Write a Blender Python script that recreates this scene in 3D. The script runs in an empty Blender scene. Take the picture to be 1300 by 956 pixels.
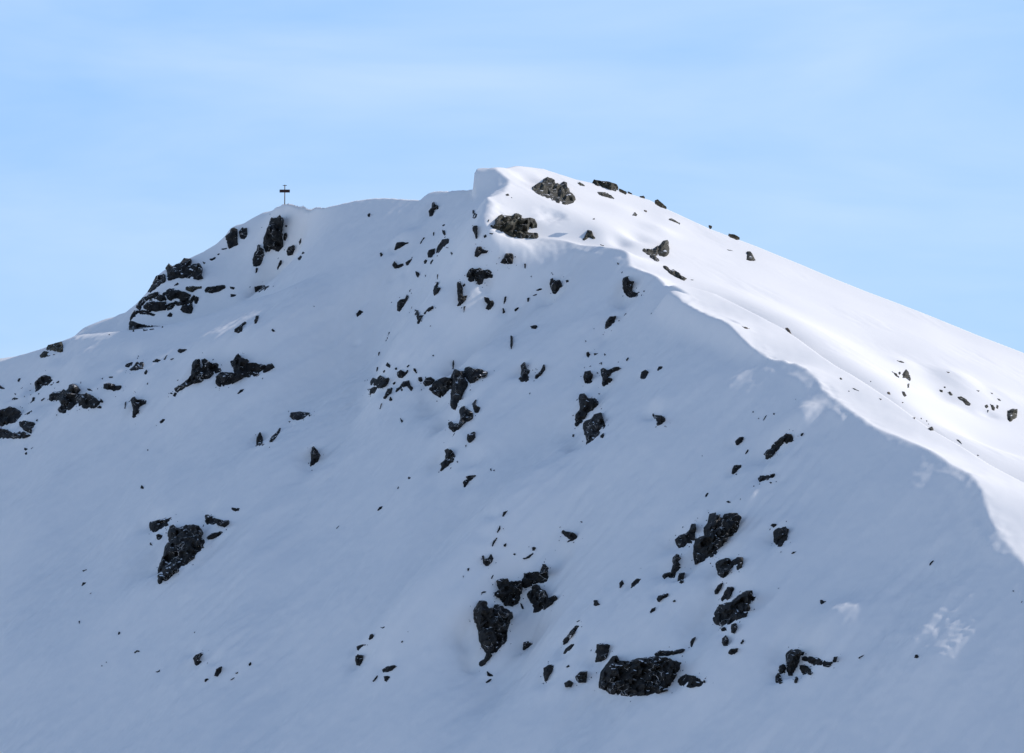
import bpy, math, random
import numpy as np
from mathutils import Vector, Matrix, geometry
random.seed(7); RNG = np.random.RandomState(11)
scn = bpy.context.scene
COL = scn.collection
R = math.radians

# ------------------------------------------------------------------ camera
F = 3900.0                      # focal length in photo pixels (1300 px wide photo)
PITCH = math.atan(272.0 / F)
cam = bpy.data.cameras.new('camera')
cam.sensor_width = 36.0; cam.lens = 36.0 * F / 1300.0
cam.clip_start = 1.0; cam.clip_end = 60000.0
camo = bpy.data.objects.new('camera', cam); COL.objects.link(camo)
camo.location = (0, 0, 0); camo.rotation_euler = (math.pi/2 + PITCH, 0, 0)
scn.camera = camo
cp, sp = math.cos(PITCH), math.sin(PITCH)

def ray(px, py):
    """direction (dx, 1, dz) of the line of sight through a photo pixel"""
    px = np.asarray(px, float); py = np.asarray(py, float)
    a = (px - 650.0) / F; b = (478.0 - py) / F
    fy = cp - b*sp; fz = sp + b*cp
    return a/fy, fz/fy

# ------------------------------------------------------------------ the mountain's main faces
X0, Y0, Z0 = 18.8, 525.0, 57.0
GA = (0.45, 0.57)     # shaded face, rises to the right and away
GB = (-0.30, 0.30)    # sunlit face
GS = (-0.095, 0.372)   # crest strip
def plane(g, x, y, off=0.0): return Z0 + g[0]*(x-X0) + g[1]*(y-Y0) + off
def hit_plane(g, px, py, off=0.0):
    dx, dz = ray(px, py)
    y = (Z0 + off - g[0]*X0 - g[1]*Y0) / (dz - g[0]*dx - g[1])
    return dx*y, y, dz*y
def at(px, py, Y):
    dx, dz = ray(px, py); return dx*Y, Y, dz*Y

def smin(a, b, k):
    h = np.clip(0.5 + 0.5*(b-a)/k, 0, 1)
    return b*(1-h) + a*h - k*h*(1-h)
def smax(a, b, k): return -smin(-a, -b, k)
def sstep(a, b, x):
    t = np.clip((x-a)/(b-a), 0, 1); return t*t*(3-2*t)

# ---- noise
def _hash(ix, iy, s):
    h = (ix.astype(np.int64)*374761393 + iy.astype(np.int64)*668265263 + s*1274126177) & 0xFFFFFFFF
    h = ((h ^ (h >> 13))*1274126177) & 0xFFFFFFFF
    h = (h ^ (h >> 16)) & 0xFFFFFFFF
    return h.astype(np.float64)/4294967295.0
def gnoise(x, y, s=0):
    ix = np.floor(x); iy = np.floor(y); fx = x-ix; fy = y-iy
    def g(a, b):
        t = _hash(ix+a, iy+b, s)*2*math.pi
        return np.cos(t)*(fx-a) + np.sin(t)*(fy-b)
    u = fx*fx*fx*(fx*(fx*6-15)+10); v = fy*fy*fy*(fy*(fy*6-15)+10)
    return ((g(0,0)*(1-u)+g(1,0)*u)*(1-v) + (g(0,1)*(1-u)+g(1,1)*u)*v)*1.5
def fbm(x, y, o=4, s=0, gain=.5):
    t = 0; a = 1; f = 1
    for k in range(o):
        t = t + a*gnoise(x*f, y*f, s+k*17); a *= gain; f *= 2.03
    return t
def voro(x, y, s=0):
    """cell value and border distance of a jittered cell pattern"""
    ix = np.floor(x); iy = np.floor(y)
    d1 = np.full(x.shape, 9.); d2 = d1.copy(); val = np.zeros(x.shape)
    for a in (-1,0,1):
        for b in (-1,0,1):
            cx = ix+a+_hash(ix+a, iy+b, s); cy = iy+b+_hash(ix+a, iy+b, s+5)
            d = np.hypot(cx-x, cy-y); v = _hash(ix+a, iy+b, s+9)
            n = d < d1
            d2 = np.where(n, d1, np.minimum(d2, d)); val = np.where(n, v, val); d1 = np.where(n, d, d1)
    return val, d2-d1

# ---- thin plate residuals
class TPS:
    def __init__(s, P, v, lam=0.0):
        P = np.asarray(P, float); s.P = P/100.0; n = len(P)
        K = s.k(s.P[:,None,:], s.P[None]) + lam*np.eye(n)
        A = np.zeros((n+1, n+1)); A[:n,:n] = K; A[:n,n] = 1; A[n,:n] = 1
        s.w = np.linalg.solve(A, np.r_[v, 0])
    @staticmethod
    def k(a, b):
        r2 = ((a-b)**2).sum(-1); return 0.5*r2*np.log(r2 + 1e-12)
    def __call__(s, x, y):
        sh = x.shape; q = np.stack([x.ravel(), y.ravel()], 1)/100.0; out = np.full(len(q), s.w[-1])
        for i in range(0, len(q), 20000):
            out[i:i+20000] += s.k(q[i:i+20000,None,:], s.P[None]) @ s.w[:-1]
        return out.reshape(sh)

def poly_sd(x, y, pts):
    """distance to a polyline, side (+ = right of travel), and running parameter 0..n-1"""
    best = np.full(x.shape, 1e9); side = np.zeros(x.shape); par = np.zeros(x.shape)
    n = len(pts)-1
    def unit(i):
        i = min(max(i, 0), n-1); vx = pts[i+1][0]-pts[i][0]; vy = pts[i+1][1]-pts[i][1]; l = math.hypot(vx, vy); return vx/l, vy/l
    for i in range(n):
        ax, ay = pts[i][:2]; bx, by = pts[i+1][:2]; ex, ey = bx-ax, by-ay
        L = ex*ex+ey*ey
        tu = ((x-ax)*ex+(y-ay)*ey)/L
        t = np.clip(tu, 0, 1)
        d = np.hypot(x-ax-t*ex, y-ay-t*ey)
        m = d < best
        sg = np.sign(ex*(y-ay) - ey*(x-ax)) * -1
        u0, u1, u2 = unit(i-1), unit(i), unit(i+1)
        sg = np.where(tu < 0, -np.sign((u0[0]+u1[0])*(y-ay) - (u0[1]+u1[1])*(x-ax)), sg)
        sg = np.where(tu > 1, -np.sign((u2[0]+u1[0])*(y-by) - (u2[1]+u1[1])*(x-bx)), sg)
        best = np.where(m, d, best); side = np.where(m, sg, side); par = np.where(m, i+t, par)
    return best, side, par

# ------------------------------------------------------------------ traced lines (photo pixels)
SKY_R = [(355,262),(360,258.5),(367,258),(374,260),(385,260),(400,263),(412,264),(432,259),(450,255),(470,252),(490,251),(512,252.5),
         (534,254),(538,250),(545,245),(552,242.5),(575,242),(592,241.5),(601,240.5),(601.8,226),(603.5,219),(607,216),(613,215),
         (625,214.5),(640,213),(655,210.5),(672,212),(690,214.5),(710,221),(730,227.5),(755,233),(790,243),(825,254),(850,267),
         (900,290),(940,305),(960,312.5),(1020,337),(1060,354),(1100,370),(1140,385),(1180,400.5),(1240,425),(1300,448),(1400,490),(1550,560)]
SKY_L = [(-150,470),(-60,462),(0,455),(60,444),(94,427),(105,417),(118,411),(132,405.5),(150,401),(165,397),(172,389),(181,377),(190,368),(195,355),
         (212,341),(235,330),(258,319.5),(275,309),(286,299),(292,290),(303,285),(310,283),(322,276),(335,269.5),(348,266)]
SPUR = [(-150,520),(-60,482),(0,459),(25,451),(50,444),(75,435),(97,426),(130,422.5),(163,419.5),(205,414),(240,407),(275,397),(310,383),
        (350,372),(395,352),(440,336)]
CREST = [(640,212.8),(643,225),(641,238),(632,246),(627,254),(626,264),(624,276),(622,287),(635,297),(655,303),(693,304.5),(735,310),(776,315.5),
         (793,320),(798,335),(812,343),(836,353),(866,368),(891,390),(915,401),(945,415),(985,457),(1003,460),(1036,481),(1044,493),(1058,505),
         (1083,523),(1105,539),(1151,559),(1183,573),(1211,591),(1233,603),(1248,628),(1258,658),(1274,685),(1300,713),(1350,790),(1420,900),(1480,1010)]
LINE2 = [(846,352),(872,362),(910,374),(952,395),(995,417),(1040,450),(1085,478),(1130,507),(1180,543),(1215,563),(1260,592),(1300,613),(1400,672),(1560,780)]
LOBE = [(843,381),(851,388),(866,399),(881,409),(910,425),(949,440),(985,457)]

# name, line, height, width to the left, width to the right (metres)
RIBS = [
 ([(612,296),(592,350),(566,405),(528,445),(478,478)], 2.6, 5, 9),
 ([(560,300),(490,372),(440,440),(360,520),(250,620)], -2.2, 9, 7),
 ([(500,372),(486,420),(470,470),(440,540),(380,620)], -1.6, 5, 3),
 ([(650,430),(600,468),(578,530),(548,600),(470,700)], 1.15, 4, 9),
 ([(622,400),(585,448),(574,470)], -1.6, 2.5, 2.5),
 ([(700,560),(645,650),(585,722),(520,790),(460,860)], 2.6, 4, 9),
 ([(770,590),(700,690),(668,770),(640,850),(600,930)], -2.2, 6, 5),
 ([(950,580),(880,690),(840,770),(775,870)], .6, 6, 9),
 ([(1010,640),(960,740),(910,840),(870,930)], .8, 5, 6),
 ([(330,420),(260,470),(170,500),(60,520)], 1.8, 7, 10),
 ([(300,480),(210,570),(120,680),(60,800)], -1.2, 10, 10),
 ([(290,640),(210,740),(140,830)], 1.0, 5, 7),
 ([(780,420),(700,520),(640,600)], -1.4, 6, 8),
 ([(800,345),(785,385),(740,470)], -1.3, 4, 5),
 ([(880,430),(820,540),(770,640)], 0.9, 6, 8),
]
# small hollows (-) and wind banks (+): x, y, radius m, height m
SCOOPS = [(1048,806,3.4,1.0),(1062,794,3.6,.9),(1082,776,4,.6),(1200,822,7.5,1.15),(1170,855,5,.9),(824,533,1.6,-1.0),(826,526,2.5,.4),(591,800,2.2,-1.8),(600,820,1.5,-1.2),(583,790,3,.7),(795,362,2.2,-1.0),(700,366,2.4,-1.0),(392,577,2.2,-.9),
 (333,548,1.8,-.8),(553,512,3.0,-1.6),(566,532,2.2,-1.1),(736,560,2.0,-1.0),(205,735,2.6,-1.2),(600,585,1.8,-.9),(650,728,2.6,-1.6),(668,768,2.6,-1.5),
 (1008,545,2.4,.9),(1020,533,2.0,.7),(1030,522,2.0,.5),(560,608,3.4,-1.0),(578,398,2,-.9),(870,735,2.2,-.9),(880,712,1.8,-.8),(512,300,2.0,.9),(525,296,2,.5),
 (460,840,2.2,-.9),(735,655,3.5,.7),(330,330,3,.7),(372,268,2.5,.5),(560,440,3,-.7),(995,820,2.4,-1.0),(620,322,1.2,.8),(618,318,2,.5),(655,306,1.4,.5),
 (62,478,2.2,.7),(100,470,3,.9),(150,455,3,.8),(180,450,2.5,.7),(60,460,3,.6),(1170,630,3,.5)]

CW = {(643,225):1,(641,238):1,(632,246):.9,(627,254):.8,(626,264):.75,(624,276):.65,(622,287):.55,(635,297):.45,(655,303):.35,(693,304.5):.2,(735,310):.05}
def crest_pt(p):
    ya = hit_plane(GA, *p)[1]; yb = hit_plane(GB, *p)[1]; w = CW.get(p, 0)
    return at(p[0], p[1], ya*(1-w)+yb*w)
# ------------------------------------------------------------------ rocks, traced crop by crop
CROP = {'a':(0,220,3.985),'b':(325,220,3.985),'c':(585,190,3.985),'d':(910,220,3.333),'e':(0,420,3.985),'f':(325,420,3.985),'g':(650,420,3.985),
 'h':(975,420,3.985),'i':(0,640,3.985),'j':(325,640,3.985),'k':(650,640,3.985),'l':(975,640,3.985),'m':(150,280,6.371),'t':(580,600,5.0),'q':(640,280,5.0)}
# crop | material letter (D rock in shade, coloured darker; L lichened rock in sun, coloured lighter; B brown) | short reference | label | outlines
ROCKS = '''
m|D|the snow-capped cliff band|dark cliff band breaking the skyline high on the far shoulder, snow on its ledges|385,385 410,358 440,372 470,362 500,350 535,305 600,310 590,345 620,352 650,345 675,360 680,400 672,440 688,470 665,485 600,470 530,465 460,470 405,490 388,470 400,440 395,410
m|D||slanting dark step of rock on the skyline, joined below the snow-capped cliff band|380,425 340,440 305,455 285,500 265,540 245,570 240,590 265,585 300,555 340,520 375,500 395,480 380,460
m|D||dark ledge forming the skyline corner halfway down the layered far cliff|195,630 230,605 290,585 330,570 325,600 300,625 250,640 215,665 190,700 185,725 150,725 142,690 165,665
m|D||long flat black bed of rock in the middle of the layered far cliff|205,690 230,665 280,655 330,660 385,655 395,690 385,725 300,735 240,725 205,712
m|D||broad broken block under the rounded snow cap of the layered far cliff|345,605 370,575 420,550 460,555 500,570 540,580 590,600 575,640 520,660 480,640 430,650 400,640 385,610
m|L||olive slab catching light beside the rounded snow cap of the far cliff|520,545 560,535 600,530 640,535 675,530 675,550 630,560 600,580 570,570
m|D||ragged black step joining the skyline ledge to the broken block of the layered far cliff|335,598 372,606 395,640 385,655 345,652 300,640 250,655 232,650 262,640 310,622
m|D||dark broken rock filling the gap above the squat block of the layered far cliff|455,650 520,664 580,645 612,600 628,610 608,650 612,676 560,678 520,688 470,690 455,672
m|D||black crumbling edge of the skyline under the layered far cliff, just above its foot ledge|108,765 132,728 150,730 200,722 300,738 240,745 165,748 135,762 112,795 105,812 90,815
m|D|||445,525 480,500 500,510 480,525 455,532
m|D|||610,640 630,610 655,620 655,650 635,680 612,670
m|D||squat black block standing off the uphill end of the layered far cliff|500,720 520,690 560,680 600,680 605,710 595,750 560,752 520,740
m|D||upper of two small black ledges in a snowy notch of the layered far cliff|395,680 455,660 460,700 430,720 395,730
m|D||lower of two small black ledges in a snowy notch of the layered far cliff|390,770 420,740 445,760 430,785 400,780
m|D||thin dark rock seams showing through snow above the foot of the far cliff|165,745 240,740 310,760 290,775 220,760 170,755; 105,770 140,755 145,780 110,790
m|D|the foot ledge of the far cliff|wedge-shaped black ledge at the very foot of the layered far cliff|90,820 110,805 135,820 180,838 250,845 320,855 395,855 350,868 280,880 200,895 100,898 88,860
m|D||slanting line of broken ledges climbing from the cliff band towards the split crag|715,320 750,305 795,290 785,320 760,330; 800,270 825,262 820,280 802,282; 830,235 860,222 890,218 880,230 850,240; 680,330 710,340 700,355 685,345
m|D|the long lens-shaped ledge|long lens-shaped ledge poking from smooth snow just uphill of the layered far cliff|700,560 720,540 790,530 850,522 892,520 860,550 800,580 730,592 695,590
a|D|the split crag|small split crag on the skyline between the cliff band and the summit post|1170,280 1185,275 1200,285 1200,310 1200,335 1205,360 1160,385 1145,345 1140,320 1165,300; 1210,295 1225,278 1248,278 1250,320 1235,335 1215,330; 1120,380 1140,378 1135,388 1118,388
b|D|||-8,575 30,568 80,570 60,585 30,595 -5,602
a|D|||1160,572 1195,575 1180,590 1165,585
a|D|||1165,610 1198,612 1190,625 1165,628
a|L|the boulder at the low end of the ridge|squarish olive boulder at the lowest end of the near ridge against the sky|230,895 245,870 280,860 310,852 318,870 318,905 300,905 260,895 235,895; 200,920 225,900 250,905 240,920 280,915 310,908 250,925 205,935
a|D|||540,815 560,812 555,821
a|D|||594,808 606,806 600,813
a|D|||424,840 434,837 430,843
a|D|||1185,790 1215,770 1240,750 1248,755 1225,775 1225,800 1205,808 1185,802
b|D|the tall pillar below the post|tall dark pillar with a snow cap directly below the summit post|75,230 95,225 135,225 145,240 135,265 130,300 135,340 138,370 110,400 85,405 85,385 50,400 38,375 40,330 55,290 68,255; 140,305 155,300 160,325 148,345 135,335; 145,262 162,262 155,275 145,270
b|D||narrow upright rib of rock leaning against the foot of the tall pillar|10,355 20,350 18,375 38,385 40,430 20,465 0,472 -15,470 -18,440 -5,400 5,390
b|D||blocky stone beside the tall pillar, biggest of the scatter there|155,395 165,375 195,362 195,385 185,412 160,418
b|D|||215,345 230,325 230,350 220,365
b|D|||210,430 225,415 235,420 225,440 212,442
b|D|||235,395 250,400 240,410 228,408
b|D|||105,480 120,440 132,435 130,460 108,495
b|D|||0,474 12,480 5,505 -6,510
b|D||lone round stone in the smooth bowl under the corniced saddle|562,210 572,200 580,205 575,222 565,222
b|D|the hooked rock under the saddle cornice|hooked dark rock just under the cornice of the saddle near the summit|875,190 890,175 893,150 900,145 905,158 925,165 922,180 900,185 895,215 878,218
b|D|the drift-topped ledge|flat-topped triangular ledge carrying a bright snow drift in the upper bowl|698,388 712,352 745,348 778,350 740,370 705,388
b|D|||625,405 632,400 645,412 630,428
b|D|the paired black rocks|cup-shaped black rock, wider one of a ragged pair below the drift-topped ledge|690,465 700,445 715,465 745,455 748,465 720,480 700,482
b|D||slanting narrow rock, uphill one of the ragged pair below the drift-topped ledge|755,450 780,435 790,420 793,430 770,468 758,468
b|D|||805,495 820,500 832,508 818,532 808,515
b|D|||854,512 861,516 856,531
b|D|||828,355 845,325 860,322 845,340 832,362
b|D|||894,300 902,292 903,315 895,318
b|D|||940,262 955,255 960,262 945,270
b|D|||940,285 955,290 962,310 955,320 943,305
b|D|the slanting twin blocks|slanting black rock chain of two blocks high on the rib under the summit|912,400 920,370 945,335 980,330 975,350 940,380 920,405; 868,405 875,390 905,382 905,405 885,428 870,425
b|D|||848,445 858,435 868,442 860,460 850,460
b|D|||878,455 892,432 898,440 885,465
b|D|||985,393 998,408 992,417 983,405
b|D|||966,370 976,377 968,383
b|D||jagged black chip right under the dark lip of the summit cornice|1095,185 1103,180 1105,200 1122,205 1115,225 1100,238 1095,215
b|D||narrow upright black sliver below the jagged chip and the summit cornice|1095,265 1118,268 1120,320 1115,345 1108,310 1097,290
b|D|the claw-shaped rock|claw-shaped dark rock on the rib downhill of the lower sunlit boulder|1105,420 1110,395 1120,372 1140,372 1145,385 1175,392 1170,402 1140,405 1120,425
b|D|||1150,315 1165,308 1168,322 1155,330
b|D|||1178,300 1205,303 1195,312 1180,308
b|D|||1172,240 1180,228 1180,240 1174,252
b|D|the snow-streaked block on the rib|broad snow-streaked block on the rib below the claw-shaped rock|1065,520 1080,480 1105,488 1130,478 1150,490 1195,495 1190,510 1215,520 1150,545 1140,568 1120,560 1118,545 1080,550 1065,535
b|D|the crescent rock|crescent of black rock around a snowy hollow, below the snow-streaked block|1020,550 1030,548 1038,570 1060,555 1062,565 1045,580 1045,620 1068,618 1062,640 1035,668 1012,678 1025,650 1020,600
b|D|||1050,675 1062,670 1055,695 1050,710
b|D|the fin-shaped stone|sharp fin-shaped stone pointing uphill in the upper middle of the face|900,625 898,590 910,550 918,552 918,575 935,582 920,605
b|D|||915,510 922,508 920,540 914,530
b|D|the pointed teardrop stone|teardrop-shaped black stone with a thin tip, alone on the smooth upper face|715,695 715,655 730,640 755,635 768,605 772,625 750,670 725,700
b|D|the lone rhombus stone|small rhombus-shaped stone lying alone far out in the smooth bowl|510,732 505,710 525,690 548,700 530,718
b|D|the tick-shaped rock|tick-shaped black rock with a long arm, below the teardrop stone|810,765 820,745 805,710 803,690 820,700 825,720 840,718 875,680 902,668 895,685 860,710 835,735 825,760
b|D|||875,775 888,765 885,777
b|D||thin black crack of rock running down the edge of the central rib|615,935 618,905 640,880 660,835 672,800 678,805 665,840 640,885 628,905 622,925
b|D|||890,922 897,915 904,922 896,930
b|D||forked black stone on the rib downhill of the snow-streaked block|1155,628 1165,628 1178,645 1200,648 1205,660 1185,690 1172,692 1180,665 1160,650
b|D|||1245,705 1260,695 1262,705 1248,712
b|D|||1255,640 1262,620 1268,640 1258,660 1250,680
c|D|the round black knob|round black knob standing alone below the lower sunlit boulder|197,572 215,550 230,525 258,525 265,545 262,575 240,580 205,575
b|D|||-10,745 0,720 20,718 12,740 5,760 -8,765
b|D|||75,790 85,785 100,800 85,805
b|D|||200,578 210,578 195,588
b|D|||290,667 298,672 292,681
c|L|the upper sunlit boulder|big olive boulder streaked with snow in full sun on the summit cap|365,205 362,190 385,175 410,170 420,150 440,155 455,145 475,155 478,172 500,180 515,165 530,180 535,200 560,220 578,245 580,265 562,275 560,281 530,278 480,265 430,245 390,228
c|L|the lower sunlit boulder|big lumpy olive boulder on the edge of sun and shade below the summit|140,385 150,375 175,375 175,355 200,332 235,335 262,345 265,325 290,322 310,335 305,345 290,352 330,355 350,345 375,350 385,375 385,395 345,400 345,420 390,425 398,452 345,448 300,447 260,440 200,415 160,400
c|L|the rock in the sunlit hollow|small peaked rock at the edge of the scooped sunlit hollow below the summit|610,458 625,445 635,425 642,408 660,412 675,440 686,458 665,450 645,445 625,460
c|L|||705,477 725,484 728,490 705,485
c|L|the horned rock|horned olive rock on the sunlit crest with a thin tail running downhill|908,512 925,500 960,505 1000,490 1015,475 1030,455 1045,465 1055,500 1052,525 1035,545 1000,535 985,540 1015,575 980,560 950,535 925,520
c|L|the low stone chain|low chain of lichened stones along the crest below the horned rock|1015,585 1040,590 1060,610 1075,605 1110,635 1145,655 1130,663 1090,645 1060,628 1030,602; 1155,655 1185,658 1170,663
c|L|the skyline rocks|row of dark rocks breaking the skyline just past the summit|668,165 675,152 700,158 745,162 790,178 795,190 785,210 750,200 715,190 680,178
c|L|||585,165 600,162 632,180 630,188 600,182
c|L||thin rock strip on the sunlit slope just under the skyline rocks|685,210 700,215 740,218 765,238 800,262 770,248 735,240 700,228
c|L|||800,195 840,212 835,217 805,203
c|L|||845,209 868,221 855,227
c|L|||905,235 925,232 932,240 915,244
c|L|the slanting skyline stone|slanting stone perched on the sunlit skyline well beyond the skyline rocks|982,255 995,250 1020,270 1042,290 1015,282 985,265
c|L||small rounded stone alone in the middle of the sunlit slope|865,330 880,315 895,328 890,338 870,335
c|L|the broken seam of stone|broken seam of small stones on the sunlit slope uphill of the horned rock|1045,350 1065,345 1110,370 1110,388 1085,370 1050,358
c|L|||665,350 680,345 678,356 668,355
c|B|||925,304 945,309 940,318 928,314
c|L|||1255,380 1272,386 1262,392
c|L|||225,225 240,221 248,232 230,237
c|L|||253,239 266,243 256,247
c|D|||320,575 330,578 330,600 322,605
c|D|||350,640 358,634 359,649
c|D|the round rock in its hollow|round black rock set in a dark wind hollow on the upper face|455,655 465,650 470,665 500,662 515,690 490,720 470,738 460,715 450,680
c|D|||530,660 545,658 548,668 532,675
c|D|||372,712 400,700 420,705 395,718
c|D|||360,735 385,728 388,735 368,742
c|D|||335,750 348,748 345,770 335,772
c|D|||270,808 285,797 300,797 280,820 272,820
c|D|||118,745 135,750 145,765 168,775 165,790 140,812 125,805 138,780 122,765
c|D|||220,745 230,738 235,750 222,775 215,790 225,820 210,828 212,795
c|D|the boot-shaped rock|boot-shaped black rock in the shade close under the sunlit crest|825,640 840,650 855,665 875,672 868,700 870,718 905,722 890,745 860,750 830,735 820,700 820,660
c|D|||909,734 919,732 915,743
c|D|||922,712 932,712 930,722 922,720
c|D|the leaning slab under the crest|leaning grey-black slab in the shade below the boot-shaped rock|725,910 735,870 755,845 785,842 780,870 755,895 735,910
c|D|||820,842 835,825 840,830 825,843
c|D|||954,836 970,819 966,832
c|D|||669,906 677,899 676,911
c|L|||788,569 806,577 795,585
d|L|the arrowhead stone|arrowhead-shaped olive stone on the bright slope below the skyline|125,330 140,332 165,370 150,372 125,365 130,345
d|L|||50,255 75,258 98,272 85,273 60,263
d|L|||35,319 60,324 77,331 50,328
d|B|the brown sliver at the crest edge|brown sliver of rock on the edge where strip and bright slope meet|285,655 300,652 310,665 320,685 308,680 295,665
d|B|||98,643 125,650 152,660 120,659
h|L|||645,147 675,151 700,164 680,164 655,156
h|L|the pair of jagged rocks on the bright slope|pair of jagged dark rocks pointing up from the bright slope|620,200 640,208 670,235 660,242 640,225; 678,225 700,190 708,215 722,245 718,255 695,238 680,238; 655,212 668,205 675,215 665,225
h|L|||704,268 715,264 716,288 705,291
h|L|||675,305 690,306 703,330 690,337 680,325
h|L|||865,295 885,300 885,312 870,310
h|L|||888,280 902,281 898,291 890,289
h|L|||905,310 920,305 935,320 935,332 920,328
h|L|the dark streak of stones|dark streak of broken stones below the shaded fold of the bright slope|955,335 975,332 1000,350 1025,368 1020,378 1000,375 985,355 965,345
h|L|||1095,378 1108,372 1118,385 1105,395 1098,390
h|L|||1120,365 1135,375 1150,390 1145,408 1130,400 1128,385
h|L|||1155,372 1168,380 1165,398 1152,392
h|L|the solitary upright rock|upright olive-brown rock standing alone far out on the bright slope|1210,425 1212,405 1240,395 1258,400 1260,440 1240,448 1232,465 1215,460
h|L|||1155,340 1172,344 1185,359 1165,353
h|L|||1107,400 1119,400 1112,419
h|B|||558,339 579,344 572,354
h|B|||600,308 615,308 622,325 605,322
h|B|||727,437 749,437 742,449
h|B|||670,359 692,361 680,368
h|B|||1050,299 1076,302 1065,310
h|B|||1118,311 1141,314 1135,322
h|B|||900,204 926,209 910,216
h|L|||360,240 368,234 379,245 368,250
h|L||thin dark line of stone on the wind-packed crest strip|418,287 435,289 470,308 455,306 435,298
h|L|||400,299 416,304 410,312
h|L|||514,252 526,255 520,264
h|L|||769,437 781,441 775,450
h|L|||797,451 809,454 803,464
h|L|||807,467 819,471 812,478
h|L|the small dark pyramid|small dark pyramid of rock at the outer edge of the crest strip|805,495 828,482 838,495 838,508 820,505
h|L|||948,544 965,551 990,579 975,572 955,556
h|B|||1054,624 1071,629 1062,637
h|D|||25,415 35,415 33,425 26,425
h|D|||134,344 144,345 140,352
h|D|the capped slab under the drift|long dark slab poking out downhill of a bright wind-sculpted drift|-25,655 -22,625 0,600 30,570 60,545 95,518 115,520 130,545 120,562 70,578 45,610 20,638 0,650
h|D|||165,520 180,515 180,525 170,537 163,530
g|D|the bar-shaped stone|bar-shaped dark stone below the slab under the drift|1245,745 1258,735 1295,730 1330,722 1332,740 1310,750 1270,758 1250,765
h|D|||4,764 21,764 15,777
g|D|||1115,700 1125,682 1160,678 1160,690 1140,705 1120,728 1112,722
g|D|||1126,727 1142,719 1136,730
g|D|||975,835 985,820 998,818 990,835 978,848
g|D|||1130,560 1150,540 1175,535 1165,560 1135,583
g|D|||1178,622 1190,600 1198,598 1195,612 1182,628
g|D|||1211,412 1222,404 1223,416
g|D|||1241,439 1253,441 1246,450
g|D|||1268,455 1278,435 1292,418 1285,437 1272,458
g|D|||959,629 966,631 962,642
g|D|||1149,851 1161,844 1155,857
g|D|||1079,864 1095,859 1113,868 1095,872
g|D|the spread-winged rock|spread-winged black rock, biggest stone on the open middle face|45,175 60,160 68,180 75,195 95,200 112,188 110,200 90,212 80,225 95,240 75,260 35,260 32,245 45,225 50,200
g|D|||115,240 120,225 145,205 163,165 168,195 150,220 125,245
g|D|||84,316 96,311 90,324
q|D|||40,728 55,738 56,790 45,832 38,800
q|D|||165,668 205,662 215,675 200,692 172,688
g|D|||375,110 385,105 398,118 388,138 378,135
g|D|||412,112 442,112 425,122 415,128
g|D|||464,111 476,120 468,131
g|D|||409,95 421,91 421,99
g|D|||445,160 456,157 452,176
g|D|||389,178 401,174 401,184
g|D|||575,145 588,132 592,140 580,160
g|D|||369,47 379,52 372,61
g|D|the oval stone|smooth oval black stone above the tall black outcrop|360,235 370,205 390,205 408,225 405,260 385,272 368,265
g|D||ragged folded rock beside the oval stone, above the tall black outcrop|450,195 460,188 480,200 520,185 550,180 545,195 510,215 485,235 508,245 500,262 465,282 450,275 460,250 452,225
g|D|the tall black outcrop|tall black outcrop in the centre of the shaded face, upper part of a stacked pair|335,330 345,320 365,330 395,345 418,340 438,355 438,385 415,395 380,420 355,460 335,478 318,490 315,460 325,420 345,395 340,360
g|D|||435,315 450,317 440,324
g|D|the heart-shaped outcrop|heart-shaped outcrop with snow veins directly below the tall black outcrop|360,470 375,455 400,450 415,425 445,415 455,430 465,460 475,480 465,495 450,490 440,520 420,545 385,580 380,575 375,540 360,500
g|D|||445,530 462,515 468,530 460,545 445,540
g|D|||305,525 318,520 312,542 303,535
g|D|||648,240 655,210 672,200 695,210 685,218 675,245
g|D|||733,200 740,180 765,178 760,192 740,207
g|D|the stone in the round scoop|wedge of rock sitting in a round wind scoop out on the smooth face|712,410 718,425 740,430 770,435 775,455 760,470 728,485 735,460 712,430
e|D|the double-humped outcrop|double-humped black outcrop on the low shoulder, tail end of a dark pair|1155,155 1180,150 1200,117 1230,140 1260,155 1300,170 1340,172 1350,178 1325,200 1310,215 1308,235 1300,232 1280,230 1235,235 1200,255 1165,275 1130,283 1095,280 1085,240 1110,215 1150,210 1185,215 1180,185
f|D|||32,205 60,170 80,165 95,185 70,200 35,215
e|D|the tailed outcrop|black outcrop with a long tail trailing downhill across the low shoulder|970,200 975,165 990,145 1010,150 1015,190 1030,180 1020,145 1040,140 1060,165 1105,160 1105,180 1125,185 1120,205 1085,215 1060,240 1030,248 1015,260 970,270 940,285 905,305 885,335 875,330 885,305 860,328 858,315 885,290 920,270 955,240 968,225
e|D|||892,105 905,90 955,93 935,105 915,115
e|D|||768,155 790,140 820,145 800,162 775,165
e|D|||825,145 845,118 848,125 835,150
e|D|||860,143 885,133 880,142 865,150
e|D|||893,250 905,243 900,257
e|D|||1019,110 1029,107 1026,119
e|D|the speckled rock|snow-speckled rock on the rim of the low shoulder, with a smaller partner above|625,180 640,165 675,155 670,175 650,188; 655,198 680,175 695,150 705,165 720,150 728,165 725,190 690,200 665,202
e|D|||728,210 740,195 748,205 740,225 730,220
e|D|||739,271 751,256 749,274
e|D|||545,232 570,228 572,238 555,240
e|D|||512,240 525,234 518,249
e|D|the flat oblong stone|flat oblong black stone between the speckled rock and the broad black outcrop|522,290 525,270 550,265 585,275 622,278 605,298 575,306 545,298
e|D|the ragged tapering rock|ragged rock tapering to a point downhill below the speckled rock|655,345 680,335 695,350 720,348 748,348 740,365 705,385 700,400 710,402 690,425 690,440 672,442 668,435 675,400 668,370; 630,365 640,350 635,395 628,395
e|D|||682,306 691,310 685,316
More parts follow.
